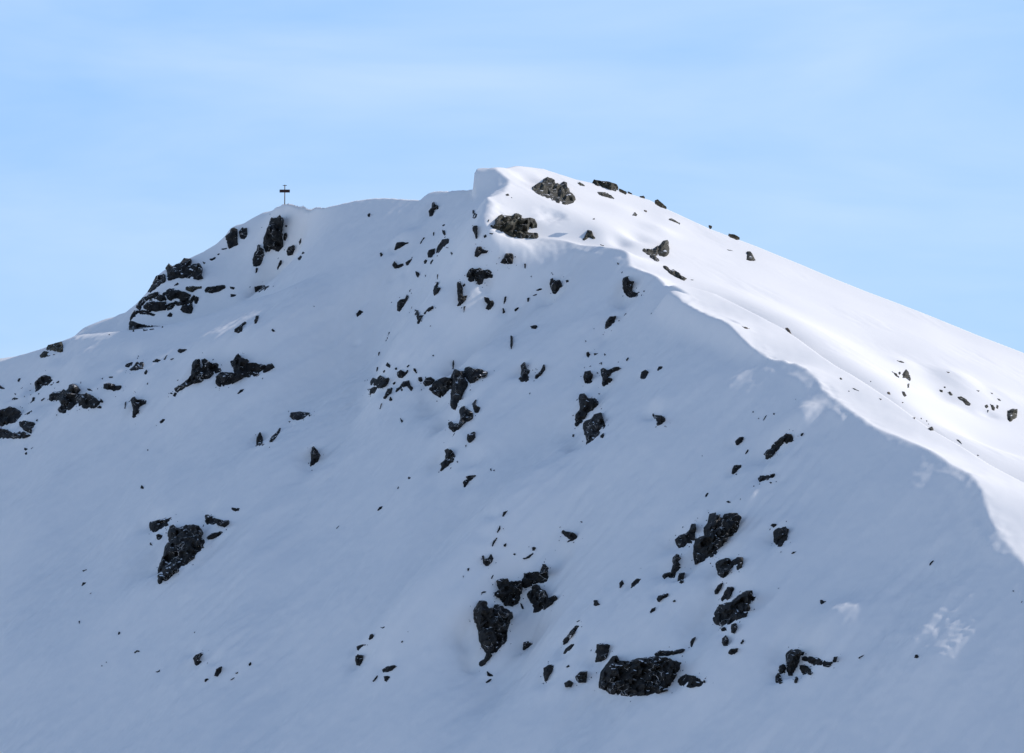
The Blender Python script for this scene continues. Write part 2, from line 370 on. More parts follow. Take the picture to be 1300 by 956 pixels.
e|D|||805,460 820,445 840,445 830,460 812,472
e|D|||784,479 796,472 792,484
e|D|||1198,318 1215,298 1240,292 1225,310 1205,322
e|D|||741,603 753,594 749,610
e|D|||708,798 715,775 732,795 725,802
e|D|||118,600 125,590 145,598 130,608
e|D|||150,598 172,584 160,600
e|D|||124,618 135,611 139,626 128,629
e|D|the dome-shaped rock|dome-shaped black rock with a snow rim near the low end of the shoulder|175,310 180,285 175,265 195,240 225,225 255,232 268,255 280,265 260,275 235,275 210,290 185,310
e|D|||280,260 300,251 299,263 285,267
e|D|the broad black outcrop|broad black outcrop with stepped ledges below the dome-shaped rock|248,345 250,325 270,310 300,308 345,300 350,275 370,268 395,285 408,300 390,318 420,322 455,322 470,330 490,345 515,340 522,360 505,370 480,390 440,395 400,388 380,375 355,400 325,418 300,412 292,400 310,375 300,350 270,352 255,360
e|D|||490,385 505,377 519,385 510,396 492,393
e|D|||435,289 460,294 473,309 445,303
e|D|the outcrop cut by the edge|ragged black outcrop cut off by the picture edge, with a snowy hollow in it|-14,400 15,400 45,385 75,392 100,405 112,420 90,445 75,465 50,470 20,480 -14,485; -14,490 0,495 40,500 65,520 90,505 130,515 155,530 130,542 70,545 20,545 -14,548; 95,460 120,455 150,460 175,462 185,480 160,500 160,520 125,505 100,480
e|D|||180,455 192,440 190,461
e|D|||55,345 75,335 95,342 130,325 135,320 125,335 85,350 60,355
e|D|||85,255 95,238 108,240 98,260
e|D|||94,301 121,279 112,292
e|D|||69,314 81,317 81,331
e|D|||-5,272 25,290 22,298 -5,292
e|D|||135,375 160,355 165,335 180,335 175,355 150,370
e|D|||205,350 225,337 226,346 210,359
e|D|||119,426 160,400 166,410 140,427
i|D|the folded rock beside the kite|folded dark rock with a snow notch, just uphill and outside of the big kite-shaped crag|755,105 760,90 790,85 850,68 880,60 860,85 845,118 820,120 790,140 765,145 760,125; 788,155 800,150 825,158 818,175 800,188 790,172; 755,185 770,205 775,212 758,208
i|D|the kite-shaped crag|large kite-shaped black crag tapering downhill, alone on the low open face|850,150 862,105 880,115 900,120 940,110 975,105 1010,120 1028,145 1018,170 1035,185 1043,215 1010,250 960,290 900,345 850,385 798,410 800,330 810,300 828,260 835,215 855,190
i|D||wing-shaped black rock just uphill of the kite-shaped crag|1040,55 1055,52 1085,72 1130,85 1165,82 1155,105 1135,118 1100,105 1045,102 1035,85
i|D||small leaf-shaped rock touching the upper corner of the kite-shaped crag|1045,170 1070,150 1130,135 1120,155 1080,175 1055,180
i|D|||1160,12 1185,18 1215,20 1210,35 1190,40 1175,32
i|D|||413,335 440,328 440,335 420,343
i|D|||410,415 418,395 440,395 430,408 415,418
i|D|||449,456 466,442 461,456
i|D|||397,589 405,591 403,606 397,604
i|D|||594,661 600,644 611,650 602,663
i|D|||675,752 690,738 705,740 708,752 695,748 680,758
i|D|||780,848 800,843 810,834 809,850 795,853
i|D|the hook-shaped rock|hook-shaped dark rock near the bottom of the low open face|977,780 990,765 1020,752 1040,752 1015,770 1008,790 1030,795 1000,815 985,822 985,800
i|D|||1083,870 1095,835 1125,818 1118,850 1100,872
i|D|||1035,885 1050,880 1060,885 1040,903 1033,900
i|D|||1184,856 1206,847 1201,860
i|D|||1162,890 1190,872 1181,886 1168,894
i|D|||1255,810 1268,797 1275,812 1262,822
i|D|||977,647 991,644 985,655
i|D|||511,814 521,817 514,824
i|D|||532,798 546,794 538,805
f|D|||612,906 625,890 642,885 635,902 615,913
j|D|||401,126 415,111 424,107 412,124
f|D|||713,801 717,789 724,784 721,803
f|D|||764,748 772,737 786,742 775,753
f|D||small upright shark-fin stone, lower of two beside the lens-shaped stone|0,585 5,540 20,508 32,540 32,568 45,575 20,585
f|D|||65,565 80,535 105,515 122,488 126,495 105,535 80,562
f|D|the lens-shaped stone|lens-shaped grey-black stone lying out on the smooth middle face|172,435 175,415 220,408 270,415 275,428 240,445 210,452 185,448
f|D|||157,459 181,454 170,464
f|D|the comma-shaped stone|comma-shaped black stone with a dark hollow beside it on the smooth face|275,592 290,588 310,605 325,630 315,660 290,680 270,692 280,650 278,615 285,600
f|D|the shattered outcrop|shattered outcrop of many small black pieces in the middle of the face|568,318 570,298 595,285 612,280 580,270 580,255 592,238 610,245 630,225 650,240 680,235 670,265 650,285 615,290 590,325 575,330; 605,210 610,185 620,178 615,205; 655,175 665,155 680,175 682,190 665,185; 715,210 730,200 755,210 770,195 765,215 740,240 725,238 715,225; 760,180 775,168 778,178 765,188; 795,190 805,185 818,215 820,225 808,215 795,200; 725,285 745,258 775,250 780,275 800,290 785,305 765,280 745,290 740,305 705,308 710,292; 640,345 655,320 665,295 690,285 685,315 665,330 655,345; 670,350 680,330 692,350 680,358; 700,190 712,182 716,196 704,200; 640,205 652,195 655,208 643,214; 690,265 705,255 706,270 694,276
f|D|||622,398 630,370 640,362 630,395
f|D|||728,434 735,448 748,455 738,468 730,455
f|D|||820,235 838,232 845,255 830,262 820,250
f|D||dark wedge between the shattered outcrop and the great central crag|845,265 860,240 885,235 905,248 895,265 870,280 855,280
f|D||overhanging black arch of rock above a snow-filled niche in mid-face|890,270 915,250 960,235 990,238 985,295 965,310 935,345 920,335 880,300 870,290 890,285
f|D|the great central crag|narrow black crag, tallest rock of the mid-face group, tapering downhill|985,240 1000,205 1005,195 1030,210 1060,250 1078,268 1050,310 1035,350 1010,395 988,412 985,350 990,300
f|D||rough-topped black outcrop leaning on the uphill side of the great central crag|1030,205 1050,200 1065,180 1090,195 1130,192 1180,208 1160,238 1130,240 1100,265 1085,270 1065,245 1040,225
f|D|||1000,140 1004,170 1000,195 992,195 994,160
f|D||curled black rock below the great central crag, with a snowy notch in it|1030,400 1045,378 1065,392 1090,410 1100,430 1095,445 1050,470 1025,500 1000,513 975,490 975,465 990,455 1000,470 1025,470 1035,445
f|D|||1095,370 1115,345 1110,375 1135,390 1125,412 1110,420 1100,395
f|D|||984,546 1005,515 1011,515 991,541
f|D|||1068,550 1070,525 1095,515 1108,508 1110,540 1090,560 1078,572
f|D|||1057,580 1066,574 1062,593
f|D|the flame-shaped rock|flame-shaped black rock beside a steep scooped snow wall below the central crag|950,580 955,572 965,598 995,610 1008,635 1000,660 975,680 945,705 925,715 940,690 935,670 955,655 962,625
f|D|the bird-shaped stone|bird-shaped black stone out on the snow below the flame-shaped rock|1062,740 1085,732 1122,728 1095,750 1075,765 1060,790 1050,798 1048,765 1060,755 1070,750
f|D|||1182,700 1190,694 1195,719
f|D|||1196,705 1209,699 1206,713
j|D|||1245,65 1250,40 1282,25 1268,45 1252,68
j|D|||1217,141 1235,104 1239,125 1221,151
j|D|||1190,215 1200,185 1225,160 1233,154 1216,186 1198,216
j|D|||1247,119 1256,124 1250,130
j|D|||1250,210 1260,198 1270,205 1262,218 1252,215
j|D|the tooth-shaped rock|tooth-shaped black rock with a forked top on the lower rib|1145,262 1152,260 1155,278 1175,275 1190,252 1200,275 1195,290 1170,320 1150,300 1148,280
j|D|||1067,325 1081,321 1079,335 1070,343
j|D|||1045,359 1053,364 1048,379
j|D|||1187,376 1198,357 1205,357 1193,381
t|D||black outcrop with a pointed spire, topmost of the big lower group|425,640 470,635 530,628 545,580 552,572 560,600 572,615 575,650 585,665 570,700 545,705 500,705 470,720 430,735 410,720 415,680 425,665
t|D|the big lower outcrops|round-shouldered black outcrop in the middle of the big lower group|250,690 280,670 310,680 330,700 345,690 355,700 370,690 400,685 415,700 415,740 405,790 395,825 350,850 305,845 270,800 240,780 240,760 270,745 255,715
t|D||leaf-shaped black outcrop of the big lower group, below the pointed spire|445,760 480,745 475,715 520,715 540,750 570,765 580,795 620,780 650,790 620,820 580,855 530,885 485,888 490,860 465,820 450,790
j|D|the snow-veined crag|tall snow-veined crag tapering to a foot beside a deep wind scoop|1100,540 1130,490 1150,488 1165,510 1160,530 1200,530 1210,500 1235,520 1260,540 1295,545 1300,570 1280,610 1270,640 1268,690 1230,730 1195,765 1160,810 1135,830 1120,805 1155,785 1165,755 1140,720 1128,690 1125,650 1120,625 1105,600
j|D|||1135,450 1150,440 1175,437 1160,449 1140,456
t|D|||400,825 415,835 430,865 415,870 405,850
t|D|the curved sliver|curved black sliver above the pointed spire of the lower group|410,545 440,535 470,515 488,505 485,520 460,545 425,553
t|D|||475,475 490,470 505,475 495,497 478,497
t|D|||449,464 463,469 458,480
t|D|||350,520 365,510 378,512 370,527
t|D|||295,455 315,445 315,465 300,472
t|D|the turtle-shaped stone|turtle-shaped dark stone alone on the open snow above the lower group|660,368 675,365 690,375 720,378 750,390 770,412 740,430 700,445 695,435 720,425 690,405 670,385
t|D|||638,433 653,427 651,437
t|D|||779,305 806,312 790,320
t|D|||619,489 631,492 624,498
t|D|||467,371 476,375 471,380
t|D|||1030,740 1030,700 1050,680 1065,705 1045,730
t|D||larger of two slim upright stones on the open lower face, leaning uphill|1105,730 1110,705 1140,675 1170,675 1150,705 1120,728
t|D|the stub-tailed stone|small block with a stub tail, alone below the two slim stones|865,845 868,808 890,808 898,825 920,838 885,850
t|D|||1161,604 1171,607 1165,615
k|D|the spindle-shaped rock|spindle-shaped rock with a narrow waist on the lower face|255,718 262,685 290,655 300,640 325,612 342,615 325,640 308,660 280,700
k|D|||325,595 345,583 342,592 330,599
k|D|||255,768 270,735 300,710 322,702 300,730 270,755
k|D|||55,740 60,700 80,695 110,705 85,722 62,738
k|D|||41,757 51,761 44,768
k|D|the pointed rock at the bottom|tall pointed rock near the bottom, downhill of the spindle-shaped rock|160,865 160,830 185,815 213,810 210,835 190,865 175,895 165,903 165,885
k|D|||270,825 285,812 296,822 280,829
k|D||squat black rock beside the snow gully of the cave-like crag|320,875 345,850 378,845 378,880 375,903 335,903 325,890
k|D|||265,905 290,892 310,903 300,925 270,925
k|D||knobbly black rock touching the shaded side of the speckled crag|825,180 845,160 880,150 900,130 910,100 925,95 928,130 925,180 910,198 890,200 865,220 845,222 830,200
k|D|||857,119 871,104 866,121
k|D|the speckled crag|large speckled crag with a flat snowy top on the outer lower face|1000,50 1015,48 1020,65 1065,70 1075,52 1110,45 1130,60 1155,65 1150,120 1130,150 1090,170 1075,200 1045,230 1030,260 1000,270 975,285 925,305 918,270 920,210 930,175 960,165 975,170 970,120 990,95
k|D|the zigzag rock|zigzag black rock running down below the speckled crag|815,270 830,255 845,270 865,268 840,290 860,320 830,345 825,370 805,385 790,365 765,385 762,360 785,345 805,345 815,310
k|D|||845,350 870,345 868,395 855,405 838,390
k|D||broken lattice of rock hanging below the speckled crag|1030,300 1050,285 1080,275 1110,290 1140,270 1170,265 1165,320 1140,340 1125,325 1140,305 1100,330 1095,355 1070,378 1050,370 1040,340 1030,320
k|D|||1025,440 1045,410 1070,392 1060,420 1040,455 1025,455
k|D|||1055,480 1070,460 1090,420 1130,420 1120,440 1090,490 1060,490
k|D|the angular block|massive angular black block, largest below the speckled crag|1015,580 1030,540 1050,510 1110,495 1150,460 1185,440 1205,460 1240,460 1225,490 1195,505 1205,530 1185,570 1150,585 1110,605 1060,620 1025,605
k|D|||1110,610 1130,600 1140,625 1125,655 1108,650
k|D|||1050,625 1075,620 1095,640 1060,646
k|D|||1065,680 1080,665 1095,690 1090,715 1070,718 1062,700
k|D|||1154,701 1170,681 1176,695 1160,713
k|D|||1090,755 1105,735 1145,730 1140,748 1110,765
k|D|the strung-out stones|strung-out ragged stone on open snow between the zigzag rock and the cave-like crag|730,490 740,465 770,455 795,450 785,470 760,480 745,495
k|D|||811,490 825,482 831,492 818,498
k|D|||695,545 705,528 728,520 725,540 700,556
k|D|||900,700 910,680 930,670 925,690 910,730 902,725
k|D|the cave-like crag|widest black crag at the bottom, its flat snow-topped wall like a cave mouth|440,900 450,850 480,810 510,770 530,765 535,790 560,800 600,795 640,780 700,775 760,780 800,790 860,800 845,840 830,870 805,905 790,940 740,960 600,975 500,960 440,930
k|D||crumbling rock perched on the uphill corner of the cave-like crag|410,745 425,740 430,710 460,705 495,712 490,745 480,775 455,800 415,803 425,780 430,755
k|D||thin ragged ledge along the snow just above the cave-like crag|720,760 750,740 800,745 850,735 885,730 865,750 830,760 780,768 725,770
k|D||low crumbly outcrop at the bottom, just outside the cave-like crag|835,895 850,875 880,860 905,870 930,870 960,880 985,900 960,920 900,930 850,915
k|D|||648,321 657,324 652,331
l|D|the hooded rock|hooded black rock wearing a small snow cap on the outer face|10,110 20,98 42,97 45,110 30,125; 45,125 80,118 105,128 100,150 95,180 65,215 48,215 30,190 28,140
l|D|||108,258 125,240 148,239 130,251
l|D|||35,429 66,419 56,428
l|D|the check-mark stone|check-mark-shaped stone on open snow above the wind-lit drift|262,485 275,483 280,490 305,487 285,500 268,510 262,498
l|D|the cigar-shaped stone|cigar-shaped black stone far out on the smooth outer face|812,312 820,295 838,280 838,292 820,312
l|D|||1231,438 1246,435 1243,446
l|D|||1277,499 1286,487 1285,503
l|D|the stone under the rippled snow|small black stone at the edge of the rippled wind-blown snow|738,775 745,760 755,760 765,772 755,782 740,780
l|D|||452,780 470,768 495,758 480,772 460,783
l|D|the pillar under the drift|pillar-like black rock under the wind-lit drift at the bottom|92,755 110,740 150,735 162,750 160,790 150,815 125,870 105,868 95,840; 165,748 188,745 180,765 168,770
l|D||long snaking ledge of black rock under the wind-lit drift|165,785 185,768 215,772 260,780 290,795 325,795 340,765 347,775 345,800 325,805 328,828 300,825 275,820 235,815 200,800 170,800
l|D|||160,815 185,812 205,830 228,855 215,865 175,858 160,835
l|D|||50,850 60,818 80,810 92,825 85,850 65,862
l|D|||40,870 50,855 60,870 75,900 60,910 40,903
l|D|||130,900 138,868 155,880 150,905 135,910
j|D|||638,838 660,825 700,815 712,820 690,840 655,853 640,848
j|D|||582,902 600,880 620,858 615,880 595,900
j|D|||645,870 660,868 685,872 670,890 660,902 648,895
j|D||dark cleft stone just below the foot of the snow-veined crag|1165,840 1180,852 1205,868 1195,875 1170,872
j|D|||1160,900 1180,885 1197,880 1185,898 1165,908
j|D|||505,770 515,760 542,765 540,790 525,818 508,815 503,790
j|D|||507,720 525,712 545,708 580,711 545,718 530,730 518,745 510,738
j|D|||567,682 575,660 590,655 600,668 590,682 572,690
j|D|||628,620 640,622 652,617 653,625 640,631 630,627
j|D|||730,698 740,690 746,692 738,704
j|D|||762,648 776,636 772,648
'''

def parse():
    out = []
    for ln in ROCKS.strip().splitlines():
        c, mt, ref, lab, pl = [t.strip() for t in ln.split('|')]
        x0, y0, s = CROP[c]; polys = []
        for p in pl.split(';'):
            q = [tuple(float(v) for v in t.split(',')) for t in p.split()]
            polys.append([(x0+a/s, y0+b/s) for a, b in q])
        out.append((mt, ref, lab, polys))
    return out


# ------------------------------------------------------------------ world versions of the lines
def sky_world():
    pts = []
    for px, py in SKY_L:
        xs, ys, zs = hit_plane(GA, px, py)
        Y = 622 + 0.02*px
        pts.append(at(px, py, Y))
    for px, py in SKY_R:
        ya = hit_plane(GA, px, py)[1]; yb = hit_plane(GB, px, py)[1]
        w = float(sstep(600, 680, px))
        Y = ya*(1-w) + yb*w
        if px < 420: Y = Y*1.0 + (1-float(sstep(355,420,px)))*8
        if px > 600: Y += 0
        pts.append(at(px, py, Y))
    return np.array(pts, float)
SKYW = sky_world()
def catmull(pts, k=5):
    P = np.array(pts, float); P = np.vstack([2*P[0]-P[1], P, 2*P[-1]-P[-2]]); out = []
    for i in range(1, len(P)-2):
        for j in range(k):
            t = j/k
            out.append(.5*((2*P[i]) + (P[i+1]-P[i-1])*t + (2*P[i-1]-5*P[i]+4*P[i+1]-P[i+2])*t*t + (3*P[i]-P[i-1]-3*P[i+1]+P[i+2])*t**3))
    out.append(P[-2]); return [tuple(q) for q in out]
def A_ribs(x, y):
    r = np.zeros_like(x)
    for ln, h, wl, wr in RIBS:
        w = np.array(catmull([hit_plane(GA, *p)[:2] for p in ln], 7)); n = len(w)
        tg = np.gradient(w, axis=0); tg /= np.hypot(tg[:,0], tg[:,1])[:,None]
        R3 = 2.6*max(wl, wr); p = 3.0
        m = (x > w[:,0].min()-R3)*(x < w[:,0].max()+R3)*(y > w[:,1].min()-R3)*(y < w[:,1].max()+R3)
        if not m.any(): continue
        xm, ym = x[m], y[m]; acc = np.zeros(xm.shape); seg = np.hypot(*np.diff(w, axis=0).T).mean()
        for j in range(n):
            dx = xm-w[j,0]; dy = ym-w[j,1]
            side = (tg[j,1]*dx - tg[j,0]*dy)          # + = right of travel
            wid = wr + (wl-wr)*(.5+.5*np.tanh(side/1.2))
            env = float(sstep(0, .3, j/(n-1))*sstep(1, .7, j/(n-1)))
            acc += env**p*np.exp(-p*(dx*dx+dy*dy)/(wid*wid))
        # a straight line of samples this dense sums to about this much
        norm = math.sqrt(math.pi/p)*(wl+wr)/2/seg
        r[m] += 1.6*h*(acc/max(norm, 1.0))**(1/p)
    return r
def scoops(x, y):
    r = np.zeros_like(x)
    for px, py, rad, h in SCOOPS + HOLLOWS:
        g = GB if px in () else GA
        cx, cy, _ = hit_plane(g, px, py)
        m = (np.abs(x-cx) < 3.2*rad) & (np.abs(y-cy) < 4*rad)
        r[m] += h*np.exp(-((x[m]-cx)**2 + ((y[m]-cy)*.8)**2)/rad**2)
    return r

x602 = at(603, 230, SKYW[len(SKY_L)+18][1])[0]
y602 = SKYW[len(SKY_L)+18][1]
def step602(x, y):
    return 3.5*sstep(-.3, .1, x-x602 - 0.25*np.sin((y-y602)*.7))*np.exp(-((y602-y)/4.5)**2*(y < y602))

def a_extra(x, y): return A_ribs(x, y) + step602(x, y)

def crest_off():
    """crest points with unit normals pointing to the sunlit side"""
    W = np.array([crest_pt(p) for p in CREST], float); out = []
    for i in range(len(W)):
        t = W[min(i+1, len(W)-1)] - W[max(i-1, 0)]; t = t[:2]/np.hypot(*t[:2])
        out.append((W[i], np.array([-t[1], t[0]]), CREST[i][0]))
    return out
NRM = {CREST[i]: c[1] for i, c in enumerate(crest_off())}
def build_A():
    P, V = [], []
    def add(w):
        x, y, z = w
        P.append((x, y)); V.append(z - plane(GA, x, y) - float(a_extra(np.array([x]), np.array([y]))[0]))
    for i, w in enumerate(SKYW):
        if i >= len(SKY_L): 
            px = SKY_R[i-len(SKY_L)][0]
            if 355 <= px <= 645: add(w)
    for c, n, px in crest_off():
        add(c)
        if px >= 643 and True:
            add((c[0]+n[0]*3, c[1]+n[1]*3, c[2]+1.7))
            if px > 660: add((c[0]+n[0]*12, c[1]+n[1]*12, c[2]+6))
    for p in SPUR: add(hit_plane(GA, *p))
    # the face itself keeps its general plane
    for p in [(430,300),(500,300),(560,290),(480,340),(380,420),(430,380),(300,440),(200,470),(100,500),(0,530),(-150,600),
              (560,360),(640,380),(720,380),(780,420),(860,460),(940,500),(1020,560),(1100,600),(1180,650),
              (500,460),(600,470),(700,470),(800,540),(900,600),(1000,660),(1100,720),(1200,760),(1290,765),(1350,850),
              (100,600),(250,580),(400,560),(550,560),(650,600),(750,640),(850,700),(950,760),(1050,840),(1150,880),(1260,900),
              (0,720),(150,720),(300,700),(450,680),(550,720),(650,760),(750,800),(850,840),
              (0,860),(150,860),(300,840),(450,820),(550,860),(650,920),(100,1000),(400,1000),(700,1000),(1000,1000),(1300,1000),(-200,900),(-200,750)]:
        w = hit_plane(GA, *p); P.append(w[:2]); V.append(0.0 - 0.0)
    return TPS(P, V, 1e-5)
def build_D():
    """the far ridge behind the near spur, with the cliffs"""
    P, V = [], []
    def add(w):
        x, y, z = w; P.append((x, y)); V.append(z - plane(GA, x, y))
    for i, w in enumerate(SKYW):
        px = (SKY_L+SKY_R)[i][0]
        if px <= 540: add(w)
    for px, py, Y in [(163,418,608.5),(205,412,607.5),(240,405,606.5),(275,395,605),(310,380,604),(345,366,603),
                      (205,362,617.5),(235,356,616.5),(255,357,615),(290,352,614),(325,346,612),(300,318,622),(350,300,616),(380,320,611),(330,320,616),
                      (130,420,612),(97,428,612),(0,470,606),(-100,500,606)]:
        add(at(px, py, Y))
    for p in [(430,300),(480,300),(520,290),(460,340),(520,330),(420,345)]:
        w = hit_plane(GA, *p); add((w[0], w[1], w[2]-0.0))
    return TPS(P, V, 1e-5)
def build_B():
    P, V = [], []
    def add(w):
        x, y, z = w; P.append((x, y)); V.append(z - plane(GB, x, y))
    for i, w in enumerate(SKYW):
        if i >= len(SKY_L) and SKY_R[i-len(SKY_L)][0] >= 640: add(w)
    for p in CREST:
        w = crest_pt(p)
        if p[0] < 860:
            add(w)
            n = NRM[p]
            add((w[0]-n[0]*3, w[1]-n[1]*3, w[2]+1.2))
        elif p[0] > 900: add(at(p[0], p[1], w[1]+14))
    for p in LINE2:
        w = hit_plane(GS, *p)
        if p[0] > 900: add(at(p[0], p[1], w[1]+5.5))
    for p in [(700,260),(760,290),(720,240),(800,290),(860,320),(900,340),(960,360),(1000,390),(1080,410),(1100,440),(1180,450),(1180,500),(1250,520),(1260,470),(1240,560)]:
        w = hit_plane(GB, *p); P.append(w[:2]); V.append(0.0)
    # drifts on the sunlit slope
    for p, h in [((790,300),-.5),((800,308),-.7),((838,300),.3),((730,300),-.6),((765,300),.5)]:
        pass
    return TPS(P, V, 1e-5)
def build_S():
    P, V = [], []
    def add(w):
        x, y, z = w; P.append((x, y)); V.append(z - plane(GS, x, y))
    for c, n, px in crest_off():
        add(c)
        if px > 860: add((c[0]-n[0]*5, c[1]-n[1]*5, c[2]+1.2))
    for p in LINE2: add(hit_plane(GS, *p))
    return TPS(P, V, 1e-5)
TA, TD, TB, TSt = build_A(), build_D(), build_B(), build_S()

L2W = [hit_plane(GS, *p) for p in LINE2]
LOBEW = [hit_plane(GA, *p) for p in LOBE]
BB = [  # drifts and hollows on the sunlit face: px, py, radius, height
 (786,302,1.9,-.9),(808,300,2.4,-.8),(838,292,3,.6),(735,303,2.2,-.6),(716,312,2,.3),(668,226,2.0,-.5),(690,205,3,.3),(1165,470,4,-.3),(1150,462,3,.6),(1195,498,2.8,-.6),(1215,480,4,.9),(1240,499,3.5,.4),(1230,520,2.4,-.3),
 (1255,525,1.5,-.4),(1275,500,3,.3),(790,265,4,.4),(850,280,4,.4),(700,275,4,.5),(620,240,2,.3)]

def height(x, y, detail=True):
    core = sstep(-190, -140, x)*sstep(190, 140, x)*sstep(250, 310, y)*sstep(760, 700, y)
    m = core > 0
    rA = np.zeros_like(x); rD = rA.copy(); rB = rA.copy(); ex = rA.copy(); rS = rA.copy()
    xm, ym = x[m], y[m]
    rA[m] = TA(xm, ym); rD[m] = TD(xm, ym); rB[m] = TB(xm, ym); rS[m] = TSt(xm, ym); ex[m] = a_extra(xm, ym)
    lim = lambda v: np.clip(v, -14, 14)
    # along and across the shaded face's fall line
    u = (-GA[0]*x - GA[1]*y)/.726; v = (-GA[1]*x + GA[0]*y)/.726
    warp = 2.5*gnoise(u/30, v/30, 3)
    big = 0.75*fbm(u/34, (v+warp)/15, 3, 21) + 0.30*fbm(u/16, (v+warp*.6)/3.6, 3, 5) 
    fineA = 0.055*fbm(x/1.4, y/1.8, 4, 9) + .12*fbm(u/5.5, (v+warp*.3)/1.3, 3, 15)*(.4+1.2*sstep(-.2,.6,gnoise(u/25, v/18, 19)))
    zA = plane(GA, x, y) + (lim(rA) + ex)*core + (scoops(x, y)*core if detail else 0)
    # keep noise off the traced lines
    dc, sc_, tc = poly_sd(x, y, [crest_pt(p) for p in CREST])
    ds, ss_, ts = poly_sd(x, y, [hit_plane(GA, *p) for p in SPUR])
    xr = np.interp(x, SKYW[:,0], SKYW[:,0]); yr = np.interp(x, SKYW[:,0], SKYW[:,1]); zr = np.interp(x, SKYW[:,0], SKYW[:,2])
    keep = sstep(0, 9, dc)*sstep(0, 8, ds)*sstep(0, 10, np.abs(y-yr))
    # wind-roughened patches
    def patch(px, py, r):
        cx, cy, _ = hit_plane(GA, px, py); return np.exp(-((x-cx)**2+((y-cy))**2)/r**2)
    rough = patch(1185,800,8) + patch(1150,860,8)*.8 + patch(1230,740,6)*.5 + patch(735,655,4)*.7 + patch(1075,770,4)*.6 + patch(860,455,4)*.4 + patch(1230,850,6)*.6
    sas = np.abs(fbm(u/1.3, v/2.6+.6*gnoise(u/3, v/3, 8), 3, 77))
    lumps = patch(1185,800,8)*.0
    lip = .28*np.exp(-((dc-1.9)/1.1)**2)*(sc_ > 0)*sstep(-.15,.35,gnoise(x/9, y/9, 66))
    zA = zA + lip + big*keep + fineA + 0.11*rough*(sas-.3)
    zD = plane(GA, x, y) + lim(rD)*core + (0.4*fbm(u/6, v/4, 4, 31))*sstep(0, 6, np.abs(y-yr))*sstep(0,5,ds)*.7
    ysp0 = np.interp(x, SPURX, SPURY); zD = zD - 1.0*np.maximum(0, ysp0+.5-y)
    # near spur: its far side falls away
    wsp = sstep(SPURX[-1], SPURX[-1]-6, x)
    ysp = np.interp(x, SPURX, SPURY); zsp = np.interp(x, SPURX, SPURZ)
    back = zsp - 0.40*(y - ysp)
    zfront = smin(zA, back, 0.7)
    fs = sstep(at(445,340,600)[0], at(375,340,600)[0], x)
    KS = 7*sstep(at(60,440,598)[0], at(140,420,600)[0], x) + .6
    zl = smax(smin(zA + KS/4, back + KS/4, KS), zD, .25)
    z1 = zA*(1-fs) + zl*fs
    # lobe of wind-packed snow on the crest
    dl, sl, tl = poly_sd(x, y, LOBEW)
    n = len(LOBE)-1
    hl = 2.2*sstep(0, .9, tl)*sstep(n, n-1.2, tl)
    inl = (tl > 0.001)*(tl < n-.001)
    bump = np.where(sl < 0, np.maximum(0, hl - .68*dl), hl*np.exp(-(dl/2.2)**2))*inl
    z1 = z1 + bump*core
    # sunlit side
    zB = plane(GB, x, y) + lim(rB)*core
    bb = np.zeros_like(x)
    for px, py, r_, h in BB:
        cx, cy, _ = hit_plane(GB, px, py); bb += h*np.exp(-((x-cx)**2+((y-cy)*.6)**2)/r_**2)
    kB = sstep(0, 12, np.abs(y-yr))
    zB = zB + bb*core + (0.35*fbm(x/22, y/30, 2, 41)*kB) +   .045*fbm(x/2.6+y/7, y/6.5, 3, 43)*sstep(-.25,.5,gnoise(x/14, y/20, 44)) 
    dl2, s2, t2 = poly_sd(x, y, L2W)
    far = sstep(-.0, 1.2, t2)
    zS = plane(GS, x, y) + lim(rS)*core + 0.07*fbm(x/6, y/11, 3, 61)*far
    zS = np.where(s2 < 0, zS - .95*dl2 , zS) - 8*(1-far)
    zS = np.where(x < L2W[0][0]-3, -999, zS)
    zBB = smax(zB, zS, .35)
    # ragged, slightly overhanging-looking rim
    rim = np.exp(-(dc/1.8)**2)*(0.10+.30*patch(1020,470,7))*fbm(x/2.6, y/2.6, 4, 51)*(.4+sstep(-.2,.4,gnoise(x/9,y/9,52)))
    z2 = smin(z1, zBB + rim*sstep(20, 60, y*0+60), .25)
    # wherever the camera sees past the ridge, the far flank falls away
    C = zr - 0.95*(y-yr)*(y > yr) + (-.10)*(yr-y)*(y < yr)
    C = np.where((x < SKYW[0,0]) | (x > SKYW[-1,0]), 1e6, C)
    z3 = smin(z2, C + .12, .18)
    # outer country
    r = np.hypot(x, y-500)
    flank = 95 - 0.62*r
    z3 = np.where(core < 1, smin(z3, np.where(core > .999, 1e6, flank+45*core), 8.), z3)
    base = -230 + 14*fbm(x/400, y/400, 3, 90) + np.clip(r-1500, 0, None)*.0
    z3 = smax(z3, base, 30)
    knoll = -1.7 - np.hypot(x, y)*.42 - .002*(x*x+y*y)
    z3 = smax(z3, np.maximum(knoll, -400), 1.0)
    return z3
def rock_hollows():
    out = []
    for mt, ref, lab, polys in parse():
        if mt != 'D': continue
        for p in polys:
            a = np.array(p); w = np.ptp(a[:,0]); h = np.ptp(a[:,1]); c = (a.max(0)+a.min(0))/2
            if w*h < 110 or (c[0] < 330 and c[1] < 425) : continue
            s_ = math.sqrt(w*h)*.14
            out.append((c[0]-w*.42, c[1]+h*.22, max(.8, s_*.55), -min(1.4, .23*s_)))
            out.append((c[0]+w*.30, c[1]-h*.62, max(.9, s_*.6), min(.25, .05*s_)))
            out.append((c[0]+w*.2, c[1]+h*.75, max(.9, s_*.5), min(.5, .07*s_)))
    return out
SP = np.array([hit_plane(GA, *p) for p in SPUR]); SPURX, SPURY, SPURZ = SP[:,0], SP[:,1], SP[:,2]

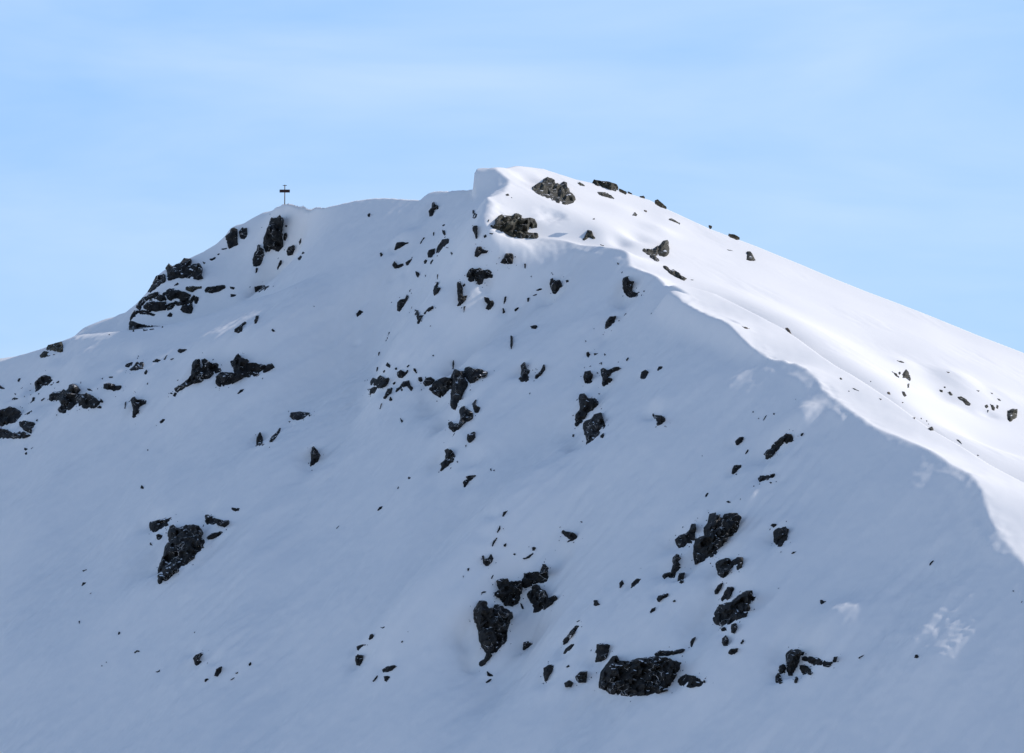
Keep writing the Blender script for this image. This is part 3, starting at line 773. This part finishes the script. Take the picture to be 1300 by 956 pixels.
# ------------------------------------------------------------------ grid
def axis(a, b, h, out, g=1.13):
    core = list(np.arange(a, b+h/2, h)); lo = []; s = h; v = a
    while v > -out: s *= g; v -= s; lo.append(v)
    hi = []; s = h; v = b
    while v < out: s *= g; v += s; hi.append(v)
    return np.array(lo[::-1] + core + hi)
QUICK = False
HX, HY = (.30, .34) if not QUICK else (.9, 1.0)
HOLLOWS = rock_hollows()
GX = axis(-122, 122, HX, 9000); GY = axis(338, 652, HY, 9000)
XX, YY = np.meshgrid(GX, GY)
ZZ = height(XX, YY)

def H(x, y):
    i = np.clip(np.searchsorted(GX, x)-1, 0, len(GX)-2); j = np.clip(np.searchsorted(GY, y)-1, 0, len(GY)-2)
    tx = (x-GX[i])/(GX[i+1]-GX[i]); ty = (y-GY[j])/(GY[j+1]-GY[j])
    return (ZZ[j,i]*(1-tx)+ZZ[j,i+1]*tx)*(1-ty) + (ZZ[j+1,i]*(1-tx)+ZZ[j+1,i+1]*tx)*ty

TS = np.arange(338, 652, .6)
def cast(px, py):
    """where the lines of sight through photo pixels meet the snow"""
    px = np.asarray(px, float).ravel(); py = np.asarray(py, float).ravel()
    dx, dz = ray(px, py); out = np.zeros(len(px)); ok = np.zeros(len(px), bool)
    for a in range(0, len(px), 1500):
        s = slice(a, a+1500); X = dx[s,None]*TS; Z = dz[s,None]*TS
        under = H(X, np.broadcast_to(TS, X.shape)) > Z
        hit = under.argmax(1); o = under.any(1); ok[s] = o
        t1 = TS[hit]; t0 = t1-.6
        for _ in range(12):
            tm = (t0+t1)/2; u_ = H(dx[s]*tm, tm) > dz[s]*tm
            t1 = np.where(u_, tm, t1); t0 = np.where(u_, t0, tm)
        out[s] = t1
    return dx*out, out, dz*out, ok

# ------------------------------------------------------------------ materials
def new_mat(name):
    m = bpy.data.materials.new(name); m.use_nodes = True; nt = m.node_tree
    return m, nt, nt.nodes, nt.links, nt.nodes['Principled BSDF']
def mat_snow():
    m, nt, N, Lk, P = new_mat('snow')
    P.inputs['Base Color'].default_value = (.93, .885, .842, 1); P.inputs['Roughness'].default_value = .75
    P.inputs['Specular IOR Level'].default_value = .25
    tc = N.new('ShaderNodeTexCoord')
    mp = N.new('ShaderNodeMapping'); mp.inputs['Rotation'].default_value = (0,0,R(38)); mp.inputs['Scale'].default_value = (1.0,.35,.6)
    n1 = N.new('ShaderNodeTexNoise'); n1.inputs['Scale'].default_value = .9; n1.inputs['Detail'].default_value = 7; n1.inputs['Roughness'].default_value = .62
    n2 = N.new('ShaderNodeTexNoise'); n2.inputs['Scale'].default_value = 6; n2.inputs['Detail'].default_value = 4
    b1 = N.new('ShaderNodeBump'); b1.inputs['Strength'].default_value = .55; b1.inputs['Distance'].default_value = .028
    b2 = N.new('ShaderNodeBump'); b2.inputs['Strength'].default_value = .30; b2.inputs['Distance'].default_value = .012
    Lk.new(tc.outputs['Object'], mp.inputs[0]); Lk.new(mp.outputs[0], n1.inputs[0]); Lk.new(tc.outputs['Object'], n2.inputs[0])
    Lk.new(n1.outputs[0], b1.inputs['Height']); Lk.new(n2.outputs[0], b2.inputs['Height'])
    Lk.new(b1.outputs[0], b2.inputs['Normal']); Lk.new(b2.outputs[0], P.inputs['Normal'])
    return m
SNOW = mat_snow()

def grid_mesh(name, X, Y, Z):
    ny, nx = X.shape; me = bpy.data.meshes.new(name)
    co = np.stack([X, Y, Z], -1).reshape(-1, 3).astype(np.float32)
    idx = np.arange(ny*nx).reshape(ny, nx)
    q = np.stack([idx[:-1,:-1], idx[:-1,1:], idx[1:,1:], idx[1:,:-1]], -1).reshape(-1)
    nf = len(q)//4
    me.vertices.add(len(co)); me.vertices.foreach_set('co', co.ravel())
    me.loops.add(len(q)); me.loops.foreach_set('vertex_index', q.astype(np.int32))
    me.polygons.add(nf); me.polygons.foreach_set('loop_start', np.arange(0, nf*4, 4, dtype=np.int32))
    me.polygons.foreach_set('use_smooth', np.ones(nf, bool))
    me.update(calc_edges=True)
    return me
me = grid_mesh('snowy_mountain', XX, YY, ZZ); me.materials.append(SNOW)
terr = bpy.data.objects.new('snowy_mountain', me); COL.objects.link(terr)
terr['kind'] = 'structure'

# ------------------------------------------------------------------ light
SUN = Vector((.73, .48, .545)).normalized()
el = math.asin(SUN.z); az = math.atan2(SUN.x, SUN.y)
w = bpy.data.worlds.new('World'); scn.world = w; w.use_nodes = True
WN, WL = w.node_tree.nodes, w.node_tree.links
bg = WN['Background']
sky = WN.new('ShaderNodeTexSky'); sky.sky_type = 'NISHITA'; sky.sun_disc = False
sky.sun_elevation = el; sky.sun_rotation = az; sky.altitude = 2400; sky.air_density = 1.0; sky.dust_density = 2.0; sky.ozone_density = .7
# a thin veil of high cloud low in the sky
STR = .135; EXPO = .54
tc = WN.new('ShaderNodeTexCoord'); sep = WN.new('ShaderNodeSeparateXYZ'); WL.new(tc.outputs['Generated'], sep.inputs[0])
mp = WN.new('ShaderNodeMapping'); mp.inputs['Scale'].default_value = (5.5, 2, 24); mp.inputs['Rotation'].default_value = (0, R(9), 0)
WL.new(tc.outputs['Generated'], mp.inputs[0])
cn = WN.new('ShaderNodeTexNoise'); cn.inputs['Scale'].default_value = 1.0; cn.inputs['Detail'].default_value = 5; cn.inputs['Roughness'].default_value = .5; cn.inputs['Distortion'].default_value = .4
WL.new(mp.outputs[0], cn.inputs[0])
cr = WN.new('ShaderNodeValToRGB'); k_ = 1/(STR*2**EXPO)
cr.color_ramp.elements[0].position = .30; cr.color_ramp.elements[0].color = (.345*k_, .595*k_, 1.0*k_, 1)
cr.color_ramp.elements[1].position = .72; cr.color_ramp.elements[1].color = (.54*k_, .735*k_, 1.02*k_, 1)
WL.new(cn.outputs[0], cr.inputs[0])
mr = WN.new('ShaderNodeMapRange'); mr.interpolation_type = 'SMOOTHSTEP'
for i_, v_ in ((1, .16), (2, .50), (3, .92), (4, .0)): mr.inputs[i_].default_value = v_
WL.new(sep.outputs[2], mr.inputs[0])
mxs = WN.new('ShaderNodeMix'); mxs.data_type = 'RGBA'
WL.new(mr.outputs[0], mxs.inputs[0]); WL.new(sky.outputs[0], mxs.inputs[6]); WL.new(cr.outputs[0], mxs.inputs[7])
WL.new(mxs.outputs[2], bg.inputs[0])
bg.inputs[1].default_value = STR
sl = bpy.data.lights.new('sun', 'SUN'); sl.energy = 2.35; sl.angle = R(.6); sl.color = (1, .95, .89)
so = bpy.data.objects.new('sun', sl); COL.objects.link(so)
so.rotation_euler = SUN.to_track_quat('Z', 'Y').to_euler(); so.location = (300, 100, 300)
vs = scn.view_settings; vs.view_transform = 'Standard'; vs.look = 'None'; vs.gamma = 1; vs.use_curve_mapping = False; vs.exposure = EXPO
def refine(poly, step, jag, seed):
    """subdivide an outline and roughen it"""
    pts = []
    n = len(poly)
    for i in range(n):
        ax, ay = poly[i]; bx, by = poly[(i+1) % n]; L = math.hypot(bx-ax, by-ay)
        k = max(1, int(round(L/step)))
        for j in range(k):
            t = j/k; x = ax+(bx-ax)*t; y = ay+(by-ay)*t
            if j or True:
                nx, ny = (by-ay)/(L+1e-6), -(bx-ax)/(L+1e-6)
                d = jag*float(fbm(np.array([x/2.6]), np.array([y/2.6]), 3, seed)[0])*(1.0 if j else .4)
                x += nx*d; y += ny*d
            pts.append((x, y))
    return pts
def inside(px, py, poly):
    c = np.zeros(px.shape, bool); n = len(poly)
    for i in range(n):
        ax, ay = poly[i]; bx, by = poly[(i+1) % n]
        if ay == by: continue
        m = ((ay > py) != (by > py)) & (px < (bx-ax)*(py-ay)/(by-ay)+ax)
        c ^= m
    return c
def edge_dist(px, py, poly):
    d = np.full(px.shape, 1e9); n = len(poly)
    for i in range(n):
        ax, ay = poly[i]; bx, by = poly[(i+1) % n]; ex, ey = bx-ax, by-ay; L = ex*ex+ey*ey+1e-9
        t = np.clip(((px-ax)*ex+(py-ay)*ey)/L, 0, 1)
        d = np.minimum(d, np.hypot(px-ax-t*ex, py-ay-t*ey))
    return d

def rock_mat(name, c1, c2, c3, snow=.5, vein=.05):
    m, nt, N, Lk, P = new_mat(name)
    P.inputs['Roughness'].default_value = .85; P.inputs['Specular IOR Level'].default_value = .25
    def math_(op, a, b=None, c=None):
        n = N.new('ShaderNodeMath'); n.operation = op
        for i, v in enumerate((a, b, c)):
            if v is None: continue
            if isinstance(v, (int, float)): n.inputs[i].default_value = v
            else: Lk.new(v, n.inputs[i])
        return n.outputs[0]
    def noise(scale, detail, rough, vec):
        n = N.new('ShaderNodeTexNoise'); n.inputs['Scale'].default_value = scale; n.inputs['Detail'].default_value = detail; n.inputs['Roughness'].default_value = rough
        Lk.new(vec, n.inputs[0]); return n.outputs[0]
    tc = N.new('ShaderNodeTexCoord'); oi = N.new('ShaderNodeObjectInfo')
    off = N.new('ShaderNodeVectorMath'); off.operation = 'MULTIPLY_ADD'; off.inputs[1].default_value = (37, 23, 51)
    Lk.new(oi.outputs['Random'], off.inputs[0]); Lk.new(tc.outputs['Object'], off.inputs[2])
    vec = off.outputs[0]
    n1 = noise(1.1, 7, .6, vec)
    r1 = N.new('ShaderNodeValToRGB'); e = r1.color_ramp.elements
    e[0].position = .36; e[0].color = c1+(1,); e[1].position = .68; e[1].color = c3+(1,); k = e.new(.52); k.color = c2+(1,)
    Lk.new(n1, r1.inputs[0])
    # joints between the blocks, some of them packed with snow
    mp = N.new('ShaderNodeMapping'); mp.inputs['Rotation'].default_value = (.1, .35, .2); mp.inputs['Scale'].default_value = (.55, .55, 1.25)
    Lk.new(vec, mp.inputs[0])
    dis = N.new('ShaderNodeVectorMath'); dis.operation = 'MULTIPLY_ADD'; dis.inputs[1].default_value = (.35,.35,.35)
    nn = N.new('ShaderNodeTexNoise'); nn.inputs['Scale'].default_value = 1.6; nn.inputs['Detail'].default_value = 3; Lk.new(vec, nn.inputs[0])
    Lk.new(nn.outputs[1], dis.inputs[0]); Lk.new(mp.outputs[0], dis.inputs[2])
    vo = N.new('ShaderNodeTexVoronoi'); vo.feature = 'DISTANCE_TO_EDGE'; vo.inputs['Scale'].default_value = .85
    Lk.new(dis.outputs[0], vo.inputs[0])
    pick = noise(.45, 2, .5, vec)
    width = math_('MULTIPLY', math_('MAXIMUM', math_('SUBTRACT', pick, .515), 0.0), vein*12)
    crack = math_('LESS_THAN', vo.outputs['Distance'], width)
    # snow lying on the flatter facets
    ge = N.new('ShaderNodeNewGeometry'); sx = N.new('ShaderNodeSeparateXYZ'); Lk.new(ge.outputs['Normal'], sx.inputs[0])
    n2 = noise(.75, 4, .55, vec)
    ledge = math_('GREATER_THAN', math_('MULTIPLY_ADD', n2, .9, sx.outputs[2]), snow)
    mask = math_('MAXIMUM', crack, ledge)
    mx = N.new('ShaderNodeMix'); mx.data_type = 'RGBA'; mx.inputs[7].default_value = (.95,.905,.875,1)
    Lk.new(mask, mx.inputs[0]); Lk.new(r1.outputs[0], mx.inputs[6]); Lk.new(mx.outputs[2], P.inputs['Base Color'])
    b = N.new('ShaderNodeBump'); b.inputs['Strength'].default_value = .8; b.inputs['Distance'].default_value = .25
    b2 = N.new('ShaderNodeBump'); b2.inputs['Strength'].default_value = .5; b2.inputs['Distance'].default_value = .06
    Lk.new(math_('MINIMUM', vo.outputs['Distance'], .12), b.inputs['Height']); Lk.new(n1, b2.inputs['Height'])
    Lk.new(b.outputs[0], b2.inputs['Normal']); Lk.new(b2.outputs[0], P.inputs['Normal'])
    return m
MD = rock_mat('shaded_rock', (.008,.008,.009), (.016,.015,.014), (.036,.032,.027), 1.47, .005)  # rocks on the shaded face: the shade is put into a near-black colour
MS = rock_mat('bare_shaded_rock', (.008,.008,.009), (.016,.015,.014), (.036,.032,.027), 1.62, 0)  # same shade-darkened colour for small stones, with less snow
ML = rock_mat('sunlit_lichened_rock', (.016,.014,.010), (.045,.040,.026), (.105,.095,.062), 1.50, .004)  # rocks in the sun: olive lichen tone, with sunlight put in as lighter colour
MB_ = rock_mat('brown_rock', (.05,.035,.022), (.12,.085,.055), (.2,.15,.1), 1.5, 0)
RM = {'D': MD, 'L': ML, 'B': MB_}

def rock_mesh(polys, k, mat):
    V, Fc = [], []
    for pi, poly in enumerate(polys):
        xs = np.array([p[0] for p in poly]); ys = np.array([p[1] for p in poly])
        area = abs(0.5*np.sum(xs*np.roll(ys,-1)-ys*np.roll(xs,-1)))
        size = math.sqrt(area)
        if area > 60:           # grow the outline a little: its rim lies under the snow
            q = np.array(poly); nx_ = np.roll(q,-1,0)-np.roll(q,1,0); sg = 1 if 0.5*np.sum(xs*np.roll(ys,-1)-ys*np.roll(xs,-1)) > 0 else -1
            nn_ = np.stack([nx_[:,1], -nx_[:,0]], 1)*sg; nn_ /= np.maximum(np.hypot(nn_[:,0], nn_[:,1]), .5)[:,None]
            poly = [tuple(v) for v in q + .7*nn_]
        step = max(.6, min(3.2, size/6))
        b = refine(poly, min(2.6, step*1.3), min(.8, .2+size*.03), 100+k)
        gx, gy = np.meshgrid(np.arange(xs.min(), xs.max(), step), np.arange(ys.min(), ys.max(), step))
        gx = gx.ravel() + RNG.uniform(-.3, .3, gx.size)*step; gy = gy.ravel() + RNG.uniform(-.3, .3, gy.size)*step
        m = inside(gx, gy, b); gx, gy = gx[m], gy[m]
        if len(gx): 
            m = edge_dist(gx, gy, b) > min(1.1, step*.45); gx, gy = gx[m], gy[m]
        nb = len(b)
        co = [Vector(p) for p in b] + [Vector((x, y)) for x, y in zip(gx, gy)]
        res = geometry.delaunay_2d_cdt(co, [], [list(range(nb))], 1, 1e-4)
        v2, fc = res[0], res[2]
        P = np.array([(v.x, v.y) for v in v2])
        if not len(fc): continue
        de = edge_dist(P[:,0], P[:,1], b)
        wx, wy, wz, ok = cast(P[:,0], P[:,1])
        if not ok.all():
            # above the skyline: take the depth of the nearest point that meets the snow
            if not ok.any():
                Y = np.full(len(P), hit_plane(GA, xs.mean(), ys.mean())[1])
            else:
                Y = wy.copy(); oi = np.where(ok)[0]
                for i in np.where(~ok)[0]:
                    j = oi[np.argmin((P[oi,0]-P[i,0])**2 + 4*(P[oi,1]-P[i,1])**2)]; Y[i] = wy[j] + .6
            dx, dz = ray(P[:,0], P[:,1])
            wx = np.where(ok, wx, dx*Y); wz = np.where(ok, wz, dz*Y); wy = np.where(ok, wy, Y)
        # relief of the rock face, standing out of the slope towards the valley
        m_ = .14                                    # metres per pixel here
        T = min(3.2, .22 + .105*size)
        e = de*m_
        # height of each point above the lower edge of the exposed rock
        down = np.full(len(P), 1e3)
        for i in range(len(b)):
            ax, ay = b[i]; bx, by = b[(i+1) % len(b)]
            if ax == bx: continue
            hit = ((ax > P[:,0]) != (bx > P[:,0])); yy = ay + (P[:,0]-ax)/(bx-ax)*(by-ay)
            g = hit & (yy > P[:,1]); down[g] = np.minimum(down[g], yy[g]-P[g,1])
        down = np.where(down > 900, 0, down)*m_
        up = np.full(len(P), 1e3)
        for i in range(len(b)):
            ax, ay = b[i]; bx, by = b[(i+1) % len(b)]
            if ax == bx: continue
            hit = ((ax > P[:,0]) != (bx > P[:,0])); yy = ay + (P[:,0]-ax)/(bx-ax)*(by-ay)
            g = hit & (yy < P[:,1]); up[g] = np.minimum(up[g], P[g,1]-yy[g])
        up = np.where(up > 900, 0, up)
        prof = np.minimum(T, .12 + .62*down)*(1-np.exp(-e/.07))
        tilt = {0: .18, 1: -.35, 2: .5}[k % 3]
        def blocks(x, y, sd):
            ix = np.floor(x); iy = np.floor(y); best = np.full(x.shape, 9.); out = np.zeros(x.shape)
            for a_ in (-1,0,1):
                for b2_ in (-1,0,1):
                    h1 = _hash(ix+a_, iy+b2_, sd); h2 = _hash(ix+a_, iy+b2_, sd+5); h3 = _hash(ix+a_, iy+b2_, sd+9); h4 = _hash(ix+a_, iy+b2_, sd+13)
                    cx_ = ix+a_+h1; cy_ = iy+b2_+h2; d = np.hypot(cx_-x, cy_-y)
                    v = (h3-.5) + (h4-.5)*1.3*(x-cx_) + (h1-.2)*1.0*(y-cy_)
                    n_ = d < best; best = np.where(n_, d, best); out = np.where(n_, v, out)
            return out
        br = np.array([blocks(P[:,0]/sc + k*.37 + P[:,1]*tl, P[:,1]/(sc*.6) - P[:,0]*tilt/sc, sd) for sc, sd, tl in ((13., 5+k, .02), (5.5, 91+k, .05))])
        bed = (P[:,1] - P[:,0]*tilt)/max(5., size*.28) + .5*fbm(P[:,0]/12, P[:,1]/9, 2, 60+k)
        saw = 1 - (bed - np.floor(bed))
        crag = T*(.50*br[0] + .32*br[1] + (.30*saw if size > 8 else 0) - .1)
        soft = np.clip(e/.35, 0, 1)
        # snow-filled clefts: the rock drops back behind the snow there
        cl = np.exp(-(fbm(P[:,0]/7+k, P[:,1]/3.4-P[:,0]*tilt/3.4, 2, 300+k)/.075)**2)*(size > 11)*(fbm(P[:,0]/16, P[:,1]/16, 1, 500+k) > -.08)
        o = prof + crag*soft
        o = np.where(de < 1e-3, -.12, np.maximum(o, .05))
        front = np.stack([wx + .12*o, wy - o, wz + .10*o], 1)
        back = np.stack([wx, wy + .9 + .25*T, wz - .25], 1)
        n0 = len(V); n1 = n0+len(P)
        V += front.tolist(); V += back.tolist()
        bnd = {}
        for f in fc:
            a, b_, c_ = f
            # orientation: face normal towards the camera
            ar = (P[b_,0]-P[a,0])*(P[c_,1]-P[a,1]) - (P[c_,0]-P[a,0])*(P[b_,1]-P[a,1])
            t = (a, b_, c_) if ar < 0 else (a, c_, b_)
            Fc.append(tuple(n0+i for i in t)); Fc.append(tuple(n1+i for i in t[::-1]))
            for p_, q_ in ((t[0],t[1]),(t[1],t[2]),(t[2],t[0])):
                if (q_, p_) in bnd: del bnd[(q_, p_)]
                else: bnd[(p_, q_)] = 1
        for (p_, q_) in bnd: Fc.append((n0+q_, n0+p_, n1+p_, n1+q_))
    me = bpy.data.meshes.new('rock')
    V = np.array(V); o = V.mean(0); o[2] = V[:,2].min()
    me.from_pydata((V-o).tolist(), [], Fc); me.materials.append(mat); me.update()
    return me, o

DATA = parse()
info = []
for k, (mt, ref, lab, polys) in enumerate(DATA):
    A_ = 0; cx = cy = 0
    for p in polys:
        x = np.array([q[0] for q in p]); y = np.array([q[1] for q in p]); cr = x*np.roll(y,-1)-y*np.roll(x,-1)
        a = abs(.5*cr.sum()); A_ += a; cx += a*x.mean(); cy += a*y.mean()
    info.append((cx/A_, cy/A_, A_))
refs = [(info[k][0], info[k][1], r[1]) for k, r in enumerate(DATA) if r[1]]
auto = {}
for k, (mt, ref, lab, polys) in enumerate(DATA):
    if lab: continue
    x, y, A_ = info[k]
    rx, ry, rn = min(refs, key=lambda r: math.hypot(r[0]-x, r[1]-y))
    dx, dy = x-rx, y-ry
    if abs(dy) >= abs(dx)*.9: side = 'just uphill of' if dy < 0 else 'just downhill of'
    else: side = 'left of' if dx < 0 else 'right of'
    auto.setdefault((side, rn), []).append((math.hypot(dx, dy), k))
ORD = 'first second third fourth fifth sixth seventh eighth ninth tenth eleventh twelfth thirteenth fourteenth fifteenth'.split()
LAB = {}
for (side, rn), L in auto.items():
    L.sort()
    for i, (d, k) in enumerate(L):
        A_ = info[k][2]; pts = [q for p in DATA[k][3] for q in p]
        w_ = max(p[0] for p in pts)-min(p[0] for p in pts); h_ = max(p[1] for p in pts)-min(p[1] for p in pts)
        siz = 'tiny' if A_ < 12 else 'small' if A_ < 60 else 'middling'
        shp = 'slim upright' if h_ > 1.5*w_ else 'flat' if w_ > 1.6*h_ else 'stubby'
        colr = {'D':'black', 'L':'olive-grey', 'B':'pale brown'}[DATA[k][0]]
        if len(L) == 1: t = f'{siz} {shp} {colr} stone {side} {rn}'
        if len(t.split()) > 16: t = t.replace('just ', '').replace(shp+' ', '')
        else: t = f'{siz} {shp} {colr} stone, {ORD[i]} {side} {rn}'
        t = t.replace('just ', '') if len(t.split()) > 16 or len(L) > 1 else t
        if len(t.split()) > 16: t = t.replace(shp+' ', '')
        LAB[k] = t
for k, (mt, ref, lab, polys) in enumerate(DATA):
    if info[k][2] > 110 and mt == 'D' and not (info[k][0] < 330 and info[k][1] < 425):      # chips of the same bedrock showing through beside the outcrop
        rr = random.Random(900+k); big_ = max(polys, key=len); n_ = 5 + int(min(9, info[k][2]/130)); polys = list(polys)
        cx_, cy_ = info[k][0], info[k][1]
        for _ in range(n_):
            px_, py_ = rr.choice(big_); dd = rr.uniform(1.5, 7.5); L_ = math.hypot(px_-cx_, py_-cy_)+1e-6
            px_ += (px_-cx_)/L_*dd + rr.uniform(-1.5,1.5); py_ += (py_-cy_)/L_*dd + rr.uniform(-1.5,1.5)
            a_ = rr.uniform(.7, 1.6); b_ = rr.uniform(.5, .95); th = rr.uniform(-1.2, -.3)
            polys.append([(px_+a_*math.cos(t)*math.cos(th)-b_*math.sin(t)*math.sin(th), py_+a_*math.cos(t)*math.sin(th)+b_*math.sin(t)*math.cos(th)) for t in (0, 1.1, 2.2, 3.3, 4.5, 5.4)])
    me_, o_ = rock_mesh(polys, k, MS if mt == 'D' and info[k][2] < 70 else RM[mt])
    big = info[k][2] > 150
    nm = 'rock_outcrop' if big else 'rock' if info[k][2] > 45 else 'stone'
    ob = bpy.data.objects.new(nm, me_); COL.objects.link(ob); ob.location = o_
    ob['label'] = lab or LAB[k]; ob['category'] = {'rock_outcrop':'rock outcrop','rock':'rock','stone':'stone'}[nm]
    ob['group'] = 'rocks poking through the mountain snow'
# ------------------------------------------------------------------ the summit post
def part(name, V, Fc, mat, parent, loc=(0,0,0)):
    m = bpy.data.meshes.new(name); m.from_pydata(V, [], Fc); m.materials.append(mat); m.update()
    o = bpy.data.objects.new(name, m); COL.objects.link(o); o.parent = parent; o.location = loc
    return o
def prism(r, z0, z1, n=8, r2=None):
    r2 = r2 or r
    V = [(r*math.cos(2*math.pi*i/n), r*math.sin(2*math.pi*i/n), z0) for i in range(n)] + [(r2*math.cos(2*math.pi*i/n), r2*math.sin(2*math.pi*i/n), z1) for i in range(n)]
    Fc = [(i, (i+1)%n, n+(i+1)%n, n+i) for i in range(n)] + [tuple(range(n))[::-1], tuple(range(n, 2*n))]
    return V, Fc
def box(x0, x1, y0, y1, z0, z1, b=.015):
    import bmesh
    bm = bmesh.new(); bmesh.ops.create_cube(bm, size=1)
    for v in bm.verts: v.co = Vector(((x0+x1)/2+v.co.x*(x1-x0), (y0+y1)/2+v.co.y*(y1-y0), (z0+z1)/2+v.co.z*(z1-z0)))
    bmesh.ops.bevel(bm, geom=bm.edges[:], offset=b, segments=1, affect='EDGES')
    V = [tuple(v.co) for v in bm.verts]; Fc = [tuple(v.index for v in f.verts) for f in bm.faces]; 
    bm.verts.index_update(); Fc = [tuple(v.index for v in f.verts) for f in bm.faces]; bm.free()
    return V, Fc
def wood(name, a, b):
    m, nt, N, Lk, P = new_mat(name); P.inputs['Roughness'].default_value = .8
    n = N.new('ShaderNodeTexNoise'); n.inputs['Scale'].default_value = 6; n.inputs['Detail'].default_value = 5
    r = N.new('ShaderNodeValToRGB'); r.color_ramp.elements[0].color = a+(1,); r.color_ramp.elements[1].color = b+(1,)
    Lk.new(n.outputs[0], r.inputs[0]); Lk.new(r.outputs[0], P.inputs['Base Color']); return m
WP = wood('weathered_wood', (.13,.085,.05), (.25,.18,.12)); WD = wood('dark_board', (.012,.005,.005), (.04,.012,.010)); WI = wood('grey_iron', (.08,.08,.09), (.16,.16,.17))
gx_, gy_, gz_, _ok = cast([361.3], [260.5])
bx, by, bz = float(gx_[0]), float(gy_[0]), float(gz_[0])
mpp = by/F
root = bpy.data.objects.new('summit_post', None); COL.objects.link(root); root.location = (bx, by+.3, float(H(np.array([bx]), np.array([by+.3]))[0])-.05)
root['label'] = 'wooden summit post with a dark crossboard standing on the far snowy top'; root['category'] = 'summit post'
hh = (259.5-233.7)*mpp; top = bz + hh - root.location.z
V, Fc = prism(.115, -.6, top-.05, 8, .09); part('pole', V, Fc, WP, root)
zb = top - (241.2-233.7)*mpp
V, Fc = box(-6.6*mpp, 6.6*mpp, -.2, -.1, zb-1.9*mpp, zb+1.9*mpp); part('crossboard', V, Fc, WD, root)
V, Fc = box(-2.6*mpp, 2.6*mpp, -.06, .06, top-.1, top+.03, .02); part('top_bar', V, Fc, WI, root)
V, Fc = prism(.13, top+.03, top+.12, 8, .05); part('finial', V, Fc, WI, root)
